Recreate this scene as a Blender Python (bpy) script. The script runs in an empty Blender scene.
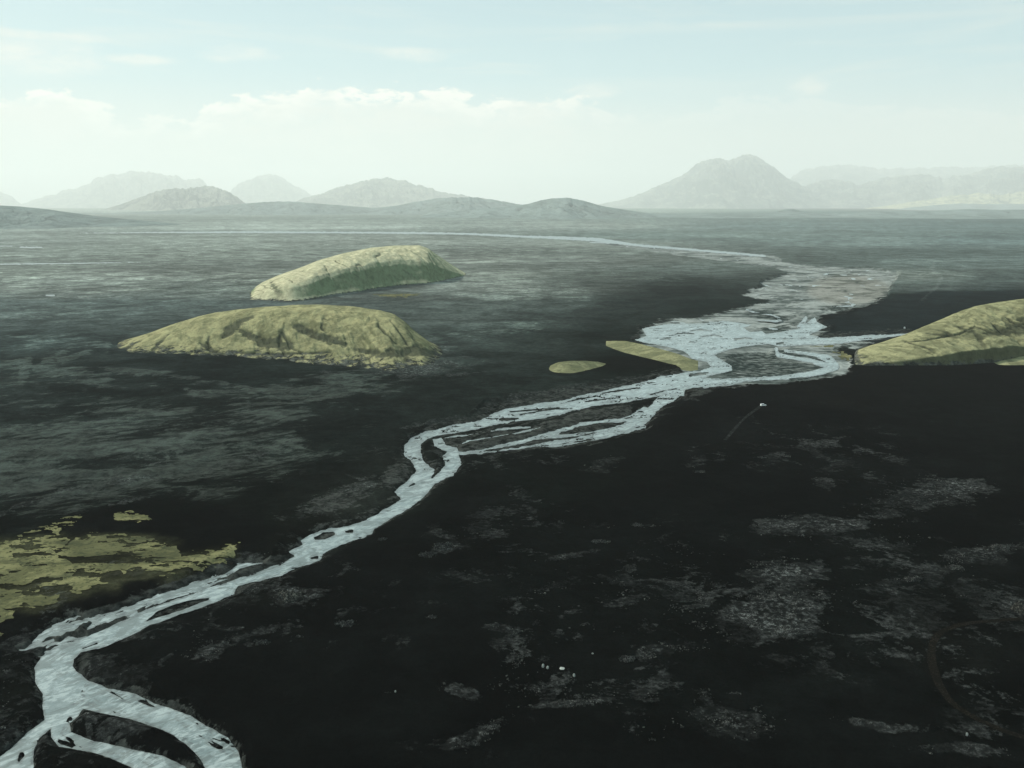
import bpy, math, random
import numpy as np

# ------------------------------------------------------------------ camera maths
W, HT = 1024, 768
FPX = 950.0
HOR = 205.0                      # image row of the true horizon
P = math.atan((384 - HOR) / FPX)
H = 170.0                        # height of the drone above the plain
CP, SP = math.cos(P), math.sin(P)
R = math.radians
rng = np.random.default_rng(7)
random.seed(7)

def ray(u, v):
    a = -(np.asarray(v, float) - 384) / FPX
    return (np.asarray(u, float) - 512) / FPX, CP + a * SP, -SP + a * CP

def ground_pt(u, v):
    dx, dy, dz = ray(u, v)
    t = H / (-dz)
    return t * dx, t * dy

def at_depth(u, v, Y):
    dx, dy, dz = ray(u, v)
    t = Y / dy
    return t * dx, H + t * dz

def v_of_depth(Y):               # image row of ground at depth Y
    a = (H * -1.0 / Y)           # dz/dy
    # (-SP + a' CP)/(CP + a' SP) = a  -> a'
    ap = (a * CP + SP) / (CP - a * SP)
    return 384 - ap * FPX

# ------------------------------------------------------------------ noise
_perm = np.arange(256); np.random.default_rng(11).shuffle(_perm)
_perm = np.concatenate([_perm, _perm]).astype(np.int32)
_ang = np.random.default_rng(5).uniform(0, 2 * np.pi, 256).astype(np.float32)
_gx, _gy = np.cos(_ang), np.sin(_ang)

def perlin(x, y):
    x = np.asarray(x, np.float64); y = np.asarray(y, np.float64)
    xf = np.floor(x); yf = np.floor(y)
    xi = xf.astype(np.int64) & 255; yi = yf.astype(np.int64) & 255
    fx = (x - xf).astype(np.float32); fy = (y - yf).astype(np.float32)
    ux = fx * fx * fx * (fx * (fx * 6 - 15) + 10); uy = fy * fy * fy * (fy * (fy * 6 - 15) + 10)
    a = _perm[xi]; b = _perm[(xi + 1) & 255]
    yi1 = (yi + 1) & 255
    h00 = _perm[a + yi]; h10 = _perm[b + yi]; h01 = _perm[a + yi1]; h11 = _perm[b + yi1]
    n00 = _gx[h00] * fx + _gy[h00] * fy
    n10 = _gx[h10] * (fx - 1) + _gy[h10] * fy
    n01 = _gx[h01] * fx + _gy[h01] * (fy - 1)
    n11 = _gx[h11] * (fx - 1) + _gy[h11] * (fy - 1)
    a_ = n00 + ux * (n10 - n00); b_ = n01 + ux * (n11 - n01)
    return (a_ + uy * (b_ - a_)) * 1.5

def fbm(x, y, L, octv=5, gain=.5, seed=0.0, ridged=False):
    s = 0.0; amp = 1.0; tot = 0.0
    x = np.asarray(x) / L + seed * 17.13; y = np.asarray(y) / L + seed * 9.71
    for k in range(octv):
        n = perlin(x, y)
        if ridged: n = 1 - 2 * np.abs(n)
        s = s + amp * n; tot += amp
        amp *= gain; x = x * 2.03 + 5.3; y = y * 2.03 - 3.1
    return s / tot

def sstep(a, b, x):
    t = np.clip((x - a) / (b - a), 0, 1)
    return t * t * (3 - 2 * t)

# ------------------------------------------------------------------ traced shapes (photo pixels of points on the plain)
def stroke_field(U, V, pts, F):
    """F = max(F, w - distance) for a polyline with half widths"""
    pts = np.array(pts, float)
    m = pts[:, 2].max() + 14
    sel = (U > pts[:, 0].min() - m) & (U < pts[:, 0].max() + m) & (V > pts[:, 1].min() - m) & (V < pts[:, 1].max() + m)
    if not sel.any(): return F
    u = U[sel]; v = V[sel]; best = np.full(u.shape, -60.0)
    for (x0, y0, w0), (x1, y1, w1) in zip(pts[:-1], pts[1:]):
        dx, dy = x1 - x0, y1 - y0
        t = np.clip(((u - x0) * dx + (v - y0) * dy) / (dx * dx + dy * dy + 1e-9), 0, 1)
        d = np.hypot(u - x0 - t * dx, v - y0 - t * dy)
        best = np.maximum(best, w0 + t * (w1 - w0) - d)
    F[sel] = np.maximum(F[sel], best)
    return F

def poly_field(U, V, pts, m=25):
    """signed distance in pixels (inside positive), clipped outside of the box"""
    pts = np.array(pts, float)
    F = np.full(U.shape, -60.0)
    sel = (U > pts[:, 0].min() - m) & (U < pts[:, 0].max() + m) & (V > pts[:, 1].min() - m) & (V < pts[:, 1].max() + m)
    u = U[sel]; v = V[sel]
    d = np.full(u.shape, 1e9); inside = np.zeros(u.shape, bool)
    n = len(pts)
    for i in range(n):
        x0, y0 = pts[i]; x1, y1 = pts[(i + 1) % n]
        dx, dy = x1 - x0, y1 - y0
        t = np.clip(((u - x0) * dx + (v - y0) * dy) / (dx * dx + dy * dy + 1e-9), 0, 1)
        d = np.minimum(d, np.hypot(u - x0 - t * dx, v - y0 - t * dy))
        if y0 != y1:
            c = ((y0 > v) != (y1 > v)) & (u < (x1 - x0) * (v - y0) / (y1 - y0) + x0)
            inside ^= c
    F[sel] = np.where(inside, d, -d)
    return F

def blob(U, V, cu, cv, ru, rv, ang=0.0):
    c, s = math.cos(math.radians(ang)), math.sin(math.radians(ang))
    x = (U - cu) * c - (V - cv) * s; y = (U - cu) * s + (V - cv) * c
    return 1 - np.hypot(x / ru, y / rv)      # 1 at centre, 0 at the rim; ang counter-clockwise as seen

RIVER_UP = [(397,490),(417,472),(411,460),(404,456),(405,445),(410,440),(425,432),(455,425),(480,421),(490,415),(505,409),
 (535,404),(570,399),(595,393),(615,388),(636,384),(660,377),(680,373),(700,371),(711,367),(707,362),(692,359),(685,352),
 (667,347),(645,343),(635,340),(646,336),(642,329),(655,326),(670,324),(700,324),(725,321),(740,323),(752,325),(744,328),(750,332),(762,331),(766,334),(780,332),(802,326),
 (815,317),(817,322),(827,327),(810,335),(825,338),(865,335.5),(908,333.5),(905,335.5),(860,341),(840,344),(815,345),(795,346),(780,347),
 (768,344),(742,347),(722,352),(714,355),(722,360),(731,366),(733,371),(715,375),(703,378),(725,379),(745,378),(746,381),
 (730,386),(700,387),(685,390),(684,396),(662,396),(630,402),(592,407),(560,415),(530,421),(495,424.5),(475,430),(445,435),
 (428,439),(421,444),(420,453),(424,462),(434,470),(435,476),(446,466),(441,457),(447,452),(434,446),(433,440),(441,438),(445,444),(457,448),(460,456),(461,466),
 (453,475),(438,483),(435,484),(427,495),(412,507),(392,519),(375,529),(372,535),(352,541),(342,545),(325,554),(320,561),(300,567),(280,576),(255,582),
 (237,587),(234,594),(225,598),(203,607),(173,618),(152,626),(135,634),(119,641),(100,649),(81,653),(74,660),(73,667),(79,674),(89,682),(108,689),
 (135,694),(154,703),(173,709),(190,716),(206,727),(228,739),(238,752),(243,770),(246,860),(214,860),(205,768),(200,758),(190,747),(173,736),(157,729),(130,720),(103,714),
 (82,708),(78,716),(69,724),(70,733),(89,740),(108,744),(135,750),(163,756),(186,768),(215,800),(235,860),(160,860),(133,770),(117,762),(103,756),(81,751),(60,747),(51,737),
 (51,729),(40,739),(34,750),(33,768),(10,800),(-60,840),(-60,790),(0,757),(11,749),(27,733),(45,721),(43,710),(43,695),(34,682),(34,668),(41,657),(58,650),(84,641),
 (105,631),(125,621),(152,608),(175,601),(200,592),(222,584),(245,577),(262,571),(280,565),(294,557),(289,552),(304,545),(301,541),(310,535),(330,529),(350,526),(367,520),
 (381,512),(401,500),(396,492)]
RIVER_STROKES = [
 [(459,455,1.2),(480,451,1.2),(500,447,1.3),(520,442.5,1.5),(540,437,1.6),(560,431,1.6),(580,425,1.7),(600,422,1.4),(620,420.5,1.6),(632,418,2.5),(645,411,4)],
 [(458,453,1),(480,453,.9),(500,451,1.0),(520,448.5,1.1),(545,444,1.5),(570,441,2),(600,435,2.6),(620,429.5,3.2),(640,421,6),(650,413,5),(660,402,5),(675,394,5)],
 [(457,446,.6),(470,441,.8),(490,438,.8),(505,435,.9),(520,433,.8),(540,428,.6)],
 [(445,438,.6),(470,435,.5),(500,430,.5),(530,427,.4)],
 [(520,442,.8),(545,438,1.2),(575,435.5,1.2),(600,431,1.2),(630,425,1.4)],
 [(540,447,.5),(565,445,.8),(590,441,.9),(620,433.5,1.3),(645,427,1.8)],
 [(785,351,1.2),(800,352.5,1.5),(815,355,2),(828,359,4),(834,366,5),(824,371,3.6),(805,375,2.6),(780,378,2),(750,379.5,2),(725,381,2.5),(705,384,4)],
 [(776,349,1.6),(778,355,2),(795,358.5,2),(812,361.5,2.4),(826,365.5,3)],
 [(80,233.2,.1),(150,232.6,.5),(230,232.2,.8),(350,232.6,.8),(430,233.2,.9),(470,234,.9),(510,236,1.1),(550,238,.9),(600,240.5,1.2),(640,245.5,1.1),(700,250.5,1),(765,256,1)],
 [(480,235,.4),(560,237,.6),(600,239,.9),(625,243,1.0),(590,242.5,.4)],
 [(806,318,1.5),(800,328,3.5)],
 [(-60,264.5,.5),(0,264.2,.6),(80,263.4,.5),(150,262,.05)],[(-60,248,.4),(0,246.2,.4),(12,246,.4)],[(20,247.2,.4),(30,247.6,.7),(42,247.4,.5)],[(46,295.5,.6),(54,295.5,.7)],
]
# braids on the outer bank of the lower river
def add_braids(L):
    r = random.Random(3)
    a = [(268,560),(237,560),(212,570),(180,584),(152,592),(122,605),(89,613),(73,618),(54,627),(32,640),(14,649)]
    b = [(290,563),(250,577),(225,584),(195,595),(165,605),(135,617),(100,632),(80,642),(60,649),(50,654),(40,658)]
    for k in range(24):
        i0 = r.uniform(0, 8.4); ln = r.uniform(1.2, 2.6); q0 = r.uniform(0, 1); q1 = min(1, max(0, q0 + r.uniform(-.35, .35)))
        pts = []
        for j in range(7):
            x = min(9.99, i0 + ln * j / 6); i = int(x); f = x - i
            q = q0 + (q1 - q0) * j / 6 + .06 * math.sin(j * 2.1 + k)
            ax = a[i][0] * (1 - f) + a[i + 1][0] * f; ay = a[i][1] * (1 - f) + a[i + 1][1] * f
            bx = b[i][0] * (1 - f) + b[i + 1][0] * f; by = b[i][1] * (1 - f) + b[i + 1][1] * f
            pts.append((ax + (bx - ax) * q, ay + (by - ay) * q, r.uniform(.5, 1.6) * (1 if 0 < j < 6 else .3)))
        L.append(pts)
    return L
RIVER_STROKES = add_braids(RIVER_STROKES)
BAND = [(290,556),(268,560),(237,559),(212,569),(180,583),(152,591),(122,604),(100,611),(73,617),(54,626),(32,640),(12,650),(25,654),(45,655),(62,651),(82,643),(105,632),(128,622),(155,609),(178,602),(205,592),(232,583),(262,573),(292,562)]
ISLANDS = [  # cut out of the water
 [(316,538.5,1.5),(324,536.5,3.2),(333,534,1.6)], [(346,532,1.0),(352,531.5,1.6)], [(311,558.5,1),(317,557.5,1.6)], [(284,559,.6),(293,556,1.4)],
 [(147,621,.6),(158,615,3.2),(175,609,3.6),(193,603,3.0),(208,599.5,.8)], [(110,615,.8),(122,612,1.4)],[(83,649,.4),(97,644,.9)],
 [(19,761,2.0),(22,756,3.0)], 
 [(500,419.5,1.2),(508,419.5,1.6),(518,419,.8)],[(510,412,.3),(535,410,.7),(560,408,.3)],[(585,402,.3),(600,400,.6),(620,397,.4)],[(560,404,.3),(580,399,.6),(600,396,.4)],
 [(600,394,.4),(618,391,.8),(640,388,.4)],[(520,415,.3),(548,410,.6),(565,409,.3)],
 [(690,375.5,1.2),(697,374.5,1.4),(708,373,.6)],[(650,395,.3),(664,391,.6),(676,389,.3)],
 [(722,379,.3),(735,377.3,.9),(750,376.5,.3)],[(770,333,.4),(780,331,1),(800,328,.4)],[(777,344,1.0),(783,343,1.0)],
 [(690,331,.3),(700,330,.5),(712,331,.3)],[(700,337,.3),(715,335,.5),(722,337,.3)],[(735,340,.4),(745,338,.5),(752,339,.3)],[(672,335,.3),(685,333,.5),(694,334,.3)],
 [(660,340,.3),(670,338,.5)],
 [(409,487,.4),(414,484,1)],[(432,478,1.0),(436,473,1.3)],[(440,452,.3),(436,461,.5)],
]
MOSS_POLY = [(-60,548),(0,547),(25,545),(70,543),(105,541),(150,542),(160,547),(183,550),(181,557),(182,564),(205,560),(238,551),(233,562),(207,571),
 (180,578),(170,582),(140,577),(112,583),(112,592),(95,592),(82,600),(60,602),(57,612),(37,616),(25,610),(0,614),(-60,618)]
MOSS_STROKES = [[(20,541,1.5),(45,534,2),(58,537,1)],[(52,527,2),(66,526,3.4),(80,524,1.5)],[(117,523,.5),(130,521.5,2.0),(148,522,.8)],
 [(-40,630,5),(0,624,6),(10,622,3)],[(-40,645,3),(0,640,3)],[(200,565,2),(225,556,3),(240,551,1)],[(372,296.3,1),(385,296,2),(405,295.5,2.2),(420,294.5,1)],
 [(833,352,1.5),(842,356,4),(850,358,2.5)],[(800,346.5,.6),(822,346.5,1.2),(838,346.5,1.6)],
 ]
MOSS_CUTS = [[(57,560,1.6),(66,552,1.6),(75,544,1.6)],[(60,563,1.5),(75,567,3.6),(100,567,3.5),(128,567,3),(142,568,1)],[(26,594,4),(42,587,4),(62,586,2)],[(45,597,3),(70,596,2)],
 [(108,544,1.3),(130,544,1.6)],[(15,561,1.3),(40,561,2),(60,562,1)],[(0,584,.8),(10,580,.8),(25,575,.5)],[(120,559,.5),(140,558,1.4)],[(150,573,.8),(168,573,1.6)],[(105,586,3),(118,582,5)]]
SILT_POLY = [(640,334),(660,322),(707,316),(740,309),(776,300),(742,296),(752,290),(763,287),(762,282),(782,276),(790,274),(775,268),(747,264),
 (715,260),(670,254),(600,244),(600,240),(650,245),(690,248),(762,254),(780,257),(782,262),(815,266),(865,269),(899,273),(892,284),(888,296),(866,306),(845,311),(822,316),
 (816,326),(830,332),(810,338),(880,340),(858,350),(842,346),(842,352),(850,372),(800,382),(730,388),(700,380),(640,345)]

def river_field(U, V):
    F = poly_field(U, V, RIVER_UP)
    for s in RIVER_STROKES: F = stroke_field(U, V, s, F)
    return F

# -- fine grid for the water
du = .62; dv = .5
gu = np.arange(-60, 925, du); gv = np.concatenate([np.arange(229, 300, .34), np.arange(300, 861, dv)])
GU, GV = np.meshgrid(gu, gv)
GX, GY = ground_pt(GU, GV)
FR = river_field(GU, GV)
near = np.clip((GV - 240) / 200, 0.3, 1)
n1 = fbm(GX, GY, 26, 5, .62, 1); n2 = fbm(GX, GY, 5.5, 3, .6, 2)
FR_n = FR + n1 * (2.6 * near) + n2 * 1.0 * near
I = np.full(GU.shape, -60.0)
for s in ISLANDS: I = stroke_field(GU, GV, s, I)
# fine shallow bars that break the broad lobe into braids
flow = fbm(GX + 60 * n1, GY * .62, 34, 4, .55, 4, ridged=True)
bars = (flow - .70) * 5.0 * sstep(300, 330, GV) * sstep(0.4, 1.5, FR) - 0.2
bars = bars - 3 * sstep(470, 520, GV) * (1 - sstep(560, 600, GV) * 0)          # narrow clean stem lower down
bars = bars - 1.2 * sstep(4, 8, FR) * sstep(640, 670, GV)
I = I + n2 * 1.1 * near + n1 * .9 * near
FRV = np.minimum(FR_n, -I)
FRV = np.minimum(FRV, -bars)
cb_, sb_ = math.cos(R(-38)), math.sin(R(-38))
bd_ = fbm((GX * cb_ + GY * sb_) * .25 + 2 * n1, -GX * sb_ + GY * cb_, 6, 4, .65, 98)
FRV = np.where((GV > 684) & (GU > 85 - (GV - 684) * .5), np.minimum(FRV, (.26 - bd_) * 9 + np.maximum(3 - np.abs(FR_n - 4), 0) * -.5 + .6), FRV)
spk_ = fbm(GX * .5, GY, 5, 3, .65, 97)
FRV = np.where(GV > 430, np.minimum(FRV, (.42 - spk_) * 6 + np.maximum(FR_n, 0) * .22), FRV)
bf = poly_field(GU, GV, BAND) + n1 * 4 + n2 * 2
ca_, sa_ = math.cos(R(48)), math.sin(R(48))
ba = (GX * ca_ + GY * sa_); bb = (-GX * sa_ + GY * ca_)
br = fbm(ba * .22 + 2 * n1, bb, 7.5, 4, .62, 91, ridged=True)
FRV = np.maximum(FRV, np.minimum(bf, (br - .44) * 5))
# thin braids over the silt flats upstream
sfl = poly_field(GU, GV, SILT_POLY)
fb_ = fbm(GX + 60 * fbm(GX, GY, 200, 3, .5, 93), GY * .45, 95, 5, .5, 92, ridged=True)
FRV = np.maximum(FRV, np.minimum(sfl - .8, (fb_ - .80) * 6 * sstep(246, 262, GV) - 6 * sstep(333, 340, GV)))
FRV[:, 0] = np.minimum(FRV[:, 0], -1) * 0 - 1

def bilin(A, u, v):
    iu = np.clip((u - gu[0]) / du, 0, len(gu) - 1.001)
    iv = np.clip(np.interp(v, gv, np.arange(len(gv))), 0, len(gv) - 1.001)
    i0 = iu.astype(int); j0 = iv.astype(int); fu = iu - i0; fv = iv - j0
    return (A[j0, i0] * (1 - fu) + A[j0, i0 + 1] * fu) * (1 - fv) + (A[j0 + 1, i0] * (1 - fu) + A[j0 + 1, i0 + 1] * fu) * fv

# ------------------------------------------------------------------ blender helpers
sc = bpy.context.scene
COL = sc.collection

def tag(o, label, cat, kind=None, group=None):
    o['label'] = label; o['category'] = cat
    if kind: o['kind'] = kind
    if group: o['group'] = group
    return o

def mesh_np(name, verts, loops, totals, mat, smooth=True, parent=None):
    me = bpy.data.meshes.new(name)
    me.vertices.add(len(verts)); me.vertices.foreach_set('co', np.asarray(verts, np.float32).ravel())
    me.loops.add(len(loops)); me.loops.foreach_set('vertex_index', np.asarray(loops, np.int32))
    totals = np.asarray(totals, np.int32); st = np.concatenate([[0], np.cumsum(totals)[:-1]]).astype(np.int32)
    me.polygons.add(len(totals)); me.polygons.foreach_set('loop_start', st); me.polygons.foreach_set('loop_total', totals)
    me.polygons.foreach_set('use_smooth', np.full(len(totals), smooth, bool))
    me.update(calc_edges=True); me.validate()
    if mat: me.materials.append(mat)
    o = bpy.data.objects.new(name, me); COL.objects.link(o)
    if parent: o.parent = parent
    return o

def grid_mesh(name, X, Y, Z, mat, flip=False, parent=None):
    nr, nc = X.shape
    idx = np.arange(nr * nc).reshape(nr, nc)
    q = np.stack([idx[:-1, :-1], idx[1:, :-1], idx[1:, 1:], idx[:-1, 1:]], -1).reshape(-1, 4)
    if flip: q = q[:, ::-1]
    return mesh_np(name, np.stack([X, Y, Z], -1).reshape(-1, 3), q.ravel(), np.full(len(q), 4), mat, parent=parent)

def contour_mesh(name, F, X, Y, zf, mat):
    """surface where F > 0, its outline interpolated inside the cells"""
    nr, nc = F.shape
    inn = F > 0
    gid = np.full(F.shape, -1, np.int64)
    keep = inn
    gid[keep] = np.arange(keep.sum())
    P0 = np.stack([X[keep], Y[keep]], -1); n = len(P0); plist = [P0]
    hid = np.full(F.shape, -1, np.int64); vid = np.full(F.shape, -1, np.int64)
    m = inn[:, :-1] != inn[:, 1:]
    j, i = np.nonzero(m); t = F[j, i] / (F[j, i] - F[j, i + 1])
    plist.append(np.stack([X[j, i] + t * (X[j, i + 1] - X[j, i]), Y[j, i] + t * (Y[j, i + 1] - Y[j, i])], -1))
    hid[j, i] = n + np.arange(len(j)); n += len(j)
    m = inn[:-1, :] != inn[1:, :]
    j, i = np.nonzero(m); t = F[j, i] / (F[j, i] - F[j + 1, i])
    plist.append(np.stack([X[j, i] + t * (X[j + 1, i] - X[j, i]), Y[j, i] + t * (Y[j + 1, i] - Y[j, i])], -1))
    vid[j, i] = n + np.arange(len(j)); n += len(j)
    cs = inn[:-1, :-1] * 1 + inn[:-1, 1:] * 2 + inn[1:, 1:] * 4 + inn[1:, :-1] * 8
    loops = []; tots = []
    corner = [gid[:-1, :-1], gid[:-1, 1:], gid[1:, 1:], gid[1:, :-1]]
    edge = [hid[:-1, :-1], vid[:-1, 1:], hid[1:, :-1], vid[:-1, :-1]]
    for c in range(1, 16):
        jj, ii = np.nonzero(cs == c)
        if not len(jj): continue
        b = [(c >> k) & 1 for k in range(4)]; cols = []
        for k in range(4):
            if b[k]: cols.append(corner[k][jj, ii])
            if b[k] != b[(k + 1) % 4]: cols.append(edge[k][jj, ii])
        q = np.stack(cols[::-1], -1)
        loops.append(q.ravel()); tots.append(np.full(len(q), q.shape[1]))
    XY = np.concatenate(plist)
    V = np.concatenate([XY, zf(XY[:, 0], XY[:, 1])[:, None]], 1)
    return mesh_np(name, V, np.concatenate(loops), np.concatenate(tots), mat)

# node helper
class NT:
    def __init__(s, name, world=None):
        if world: s.m = world
        else: s.m = bpy.data.materials.new(name)
        s.m.use_nodes = True; s.t = s.m.node_tree; s.t.nodes.clear()
    def n(s, typ, ins=None, **kw):
        nd = s.t.nodes.new(typ)
        for k, v in kw.items(): setattr(nd, k, v)
        for k, v in (ins or {}).items(): s.set(nd, k, v)
        return nd
    def set(s, nd, k, v):
        sock = nd.inputs[k]
        if isinstance(v, bpy.types.NodeSocket): s.t.links.new(v, sock)
        elif isinstance(v, bpy.types.Node): s.t.links.new(v.outputs[0], sock)
        else: sock.default_value = v
    def math(s, op, a, b=0.0, c=None, clamp=False):
        nd = s.n('ShaderNodeMath', operation=op, use_clamp=clamp)
        s.set(nd, 0, a); s.set(nd, 1, b)
        if c is not None: s.set(nd, 2, c)
        return nd.outputs[0]
    def mix(s, f, a, b, blend='MIX'):
        nd = s.n('ShaderNodeMix', data_type='RGBA', blend_type=blend)
        s.set(nd, 0, f); s.set(nd, 6, a); s.set(nd, 7, b)
        return nd.outputs[2]
    def ramp(s, f, lo, hi, a=0.0, b=1.0):
        nd = s.n('ShaderNodeMapRange', interpolation_type='SMOOTHSTEP')
        for i, v in enumerate((f, lo, hi, a, b)): s.set(nd, i, v)
        return nd.outputs[0]
    def noise(s, vec, scale, detail=6, rough=.55, dist=0.0):
        nd = s.n('ShaderNodeTexNoise'); s.set(nd, 'Vector', vec)
        s.set(nd, 'Scale', scale); s.set(nd, 'Detail', detail); s.set(nd, 'Roughness', rough); s.set(nd, 'Distortion', dist)
        return nd.outputs[0]
    def out(s, sh, vol=None):
        o = s.n('ShaderNodeOutputMaterial')
        if sh is not None: s.set(o, 'Surface', sh)
        if vol is not None: s.set(o, 'Volume', vol)
        return s.m
    def pos(s, sx=1, sy=1, sz=1):
        g = s.n('ShaderNodeNewGeometry')
        mp = s.n('ShaderNodeMapping'); s.set(mp, 'Vector', g.outputs['Position']); s.set(mp, 'Scale', (sx, sy, sz))
        return mp.outputs[0]
    def diffuse(s, col, rough=.95, bump=None, bs=.3, bd=1.0, spec=.25):
        if spec is None:
            b = s.n('ShaderNodeBsdfDiffuse'); s.set(b, 'Color', col); s.set(b, 'Roughness', .3)
        else:
            b = s.n('ShaderNodeBsdfPrincipled'); s.set(b, 'Base Color', col); s.set(b, 'Roughness', rough)
            s.set(b, 'Specular IOR Level', spec)
        if bump is not None:
            bp = s.n('ShaderNodeBump'); s.set(bp, 'Height', bump); s.set(bp, 'Strength', bs); s.set(bp, 'Distance', bd)
            s.set(b, 'Normal', bp.outputs[0])
        return b.outputs[0]

def rgb(r, g, b): return (r, g, b, 1)

# ------------------------------------------------------------------ materials
def mat_ground():
    m = NT('ground')
    att = m.n('ShaderNodeAttribute', attribute_name='alb').outputs['Color']
    fa = m.n('ShaderNodeSeparateColor', {0: m.n('ShaderNodeAttribute', attribute_name='cover').outputs['Color']}).outputs
    fb = m.n('ShaderNodeSeparateColor', {0: m.n('ShaderNodeAttribute', attribute_name='flats').outputs['Color']}).outputs
    rough, wash, grav = fa; silt, dark, pink = fb
    p = m.pos()
    def rot(ang, L_):
        mp = m.n('ShaderNodeMapping', vector_type='TEXTURE'); m.set(mp, 'Vector', p); m.set(mp, 'Rotation', (0, 0, R(ang))); m.set(mp, 'Scale', (L_, 1, 1)); return mp.outputs[0]
    def grey(f): return m.n('ShaderNodeCombineColor', {0: f, 1: f, 2: f}).outputs[0]
    def sub(a, b): return m.math('SUBTRACT', a, b)
    def mul(a, b): return m.math('MULTIPLY', a, b)
    def add(a, b): return m.math('ADD', a, b)
    a = m.noise(p, .8, 8, .72); b = m.noise(p, .12, 10, .68, .4); c = m.noise(p, .018, 11, .66, .6); d = m.noise(p, .0016, 12, .68, .5)
    k = mul(m.ramp(a, .3, .7, .62, 1.42), m.ramp(b, .3, .7, .62, 1.40))
    k = mul(k, mul(m.ramp(c, .36, .64, .68, 1.38), m.ramp(d, .3, .7, .78, 1.25)))
    col = m.mix(1.0, att, grey(k), 'MULTIPLY')
    # washed silt streaks: thin parallel threads that branch
    s1 = m.noise(rot(38, 2.2), .030, 11, .66, 1.2); s2 = m.noise(rot(12, 2.6), .012, 11, .68, 1.4); s3 = m.noise(rot(0, 2.4), .0036, 10, .68, 1.2)
    def ridge(n): return m.math('MAXIMUM', sub(1.0, mul(m.math('ABSOLUTE', sub(n, .5)), 9.0)), 0.0)
    t1 = add(mul(ridge(s1), .40), add(mul(ridge(s2), .35), mul(ridge(s3), .25)))
    t1 = add(t1, add(mul(sub(a, .5), .35), mul(sub(c, .5), 1.2)))
    th = add(mul(wash, .62), sub(t1, .86))
    thread = m.ramp(th, .0, .30)
    thread = mul(thread, m.ramp(b, .3, .62, .35, 1))
    col = m.mix(mul(thread, m.ramp(wash, .02, .3)), col, m.mix(1.0, col, m.n('ShaderNodeCombineColor', {0: .022, 1: .0245, 2: .0215}).outputs[0], 'ADD'))
    col = m.mix(mul(thread, m.ramp(wash, .02, .3)), col, m.mix(1.0, col, rgb(1.6, 1.6, 1.55), 'MULTIPLY'))
    # lichen crust on old lava: ragged sheets with bright specks
    e1 = m.noise(p, .045, 12, .70, .5); e2 = m.noise(p, .35, 8, .78, .2); e3 = m.noise(p, 1.3, 5, .7)
    sheet = m.ramp(add(add(mul(rough, .9), mul(sub(e1, .5), 3.6)), mul(sub(e2, .5), 1.1)), .42, .56)
    sheet = mul(sheet, m.ramp(rough, .0, .25))
    spk = mul(m.ramp(e2, .50, .60), m.ramp(e3, .42, .58, .25, 1))
    edge = m.ramp(add(rough, mul(sub(e1, .5), 3.0)), .62, 1.15)
    lich = add(mul(sheet, m.ramp(e2, .38, .62, .005, .022)), mul(mul(sheet, spk), m.ramp(edge, 0, 1, .026, .15)))
    lich = mul(lich, m.ramp(m.noise(p, .022, 8, .7, .8), .40, .60, .35, 1.35))
    col = m.mix(1.0, col, m.mix(1.0, grey(lich), rgb(.96, 1.02, .95), 'MULTIPLY'), 'ADD')
    # gravel bars beside the water
    gm = m.ramp(add(grav, add(mul(sub(m.noise(rot(48, 3.5), .16, 9, .7, .6), .5), 3.0), mul(sub(e2, .5), 1.6))), .45, .68)
    gm = mul(gm, m.ramp(grav, 0, .2))
    gcol = m.mix(m.ramp(add(mul(b, .6), mul(e2, .4)), .40, .62), rgb(.008, .010, .009), rgb(.070, .075, .066))
    col = m.mix(gm, col, gcol)
    # silt flats
    fl = m.noise(rot(30, 1.3), .022, 12, .66, 1.6); f2 = m.noise(rot(25, 1.2), .009, 12, .68, 1.4)
    sm = m.ramp(add(silt, add(mul(sub(fl, .5), 1.1), mul(sub(b, .5), .5))), .40, .66)
    mixn = add(mul(fl, .35), mul(f2, .65))
    sc1 = m.mix(m.ramp(mixn, .43, .56), rgb(.075, .090, .082), rgb(.285, .305, .280))
    sc2 = m.mix(m.ramp(mixn, .43, .57), rgb(.108, .114, .096), rgb(.265, .265, .232))
    sc3 = m.mix(m.ramp(add(mul(mixn, .5), mul(b, .5)), .44, .58), rgb(.020, .030, .027), rgb(.14, .155, .14))
    scol = m.mix(m.ramp(pink, .1, .7), sc1, sc2)
    scol = m.mix(m.ramp(add(dark, mul(sub(mixn, .5), -4.5)), .40, .56), scol, sc3)
    scol = m.mix(1.0, scol, grey(m.ramp(b, .3, .7, .75, 1.25)), 'MULTIPLY')
    col = m.mix(sm, col, scol)
    hgt = add(mul(b, 2.0), add(mul(a, .3), mul(mul(sheet, e2), 1.2)))
    return m.out(m.diffuse(col, .92, hgt, .6, 1.0, None))

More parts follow.
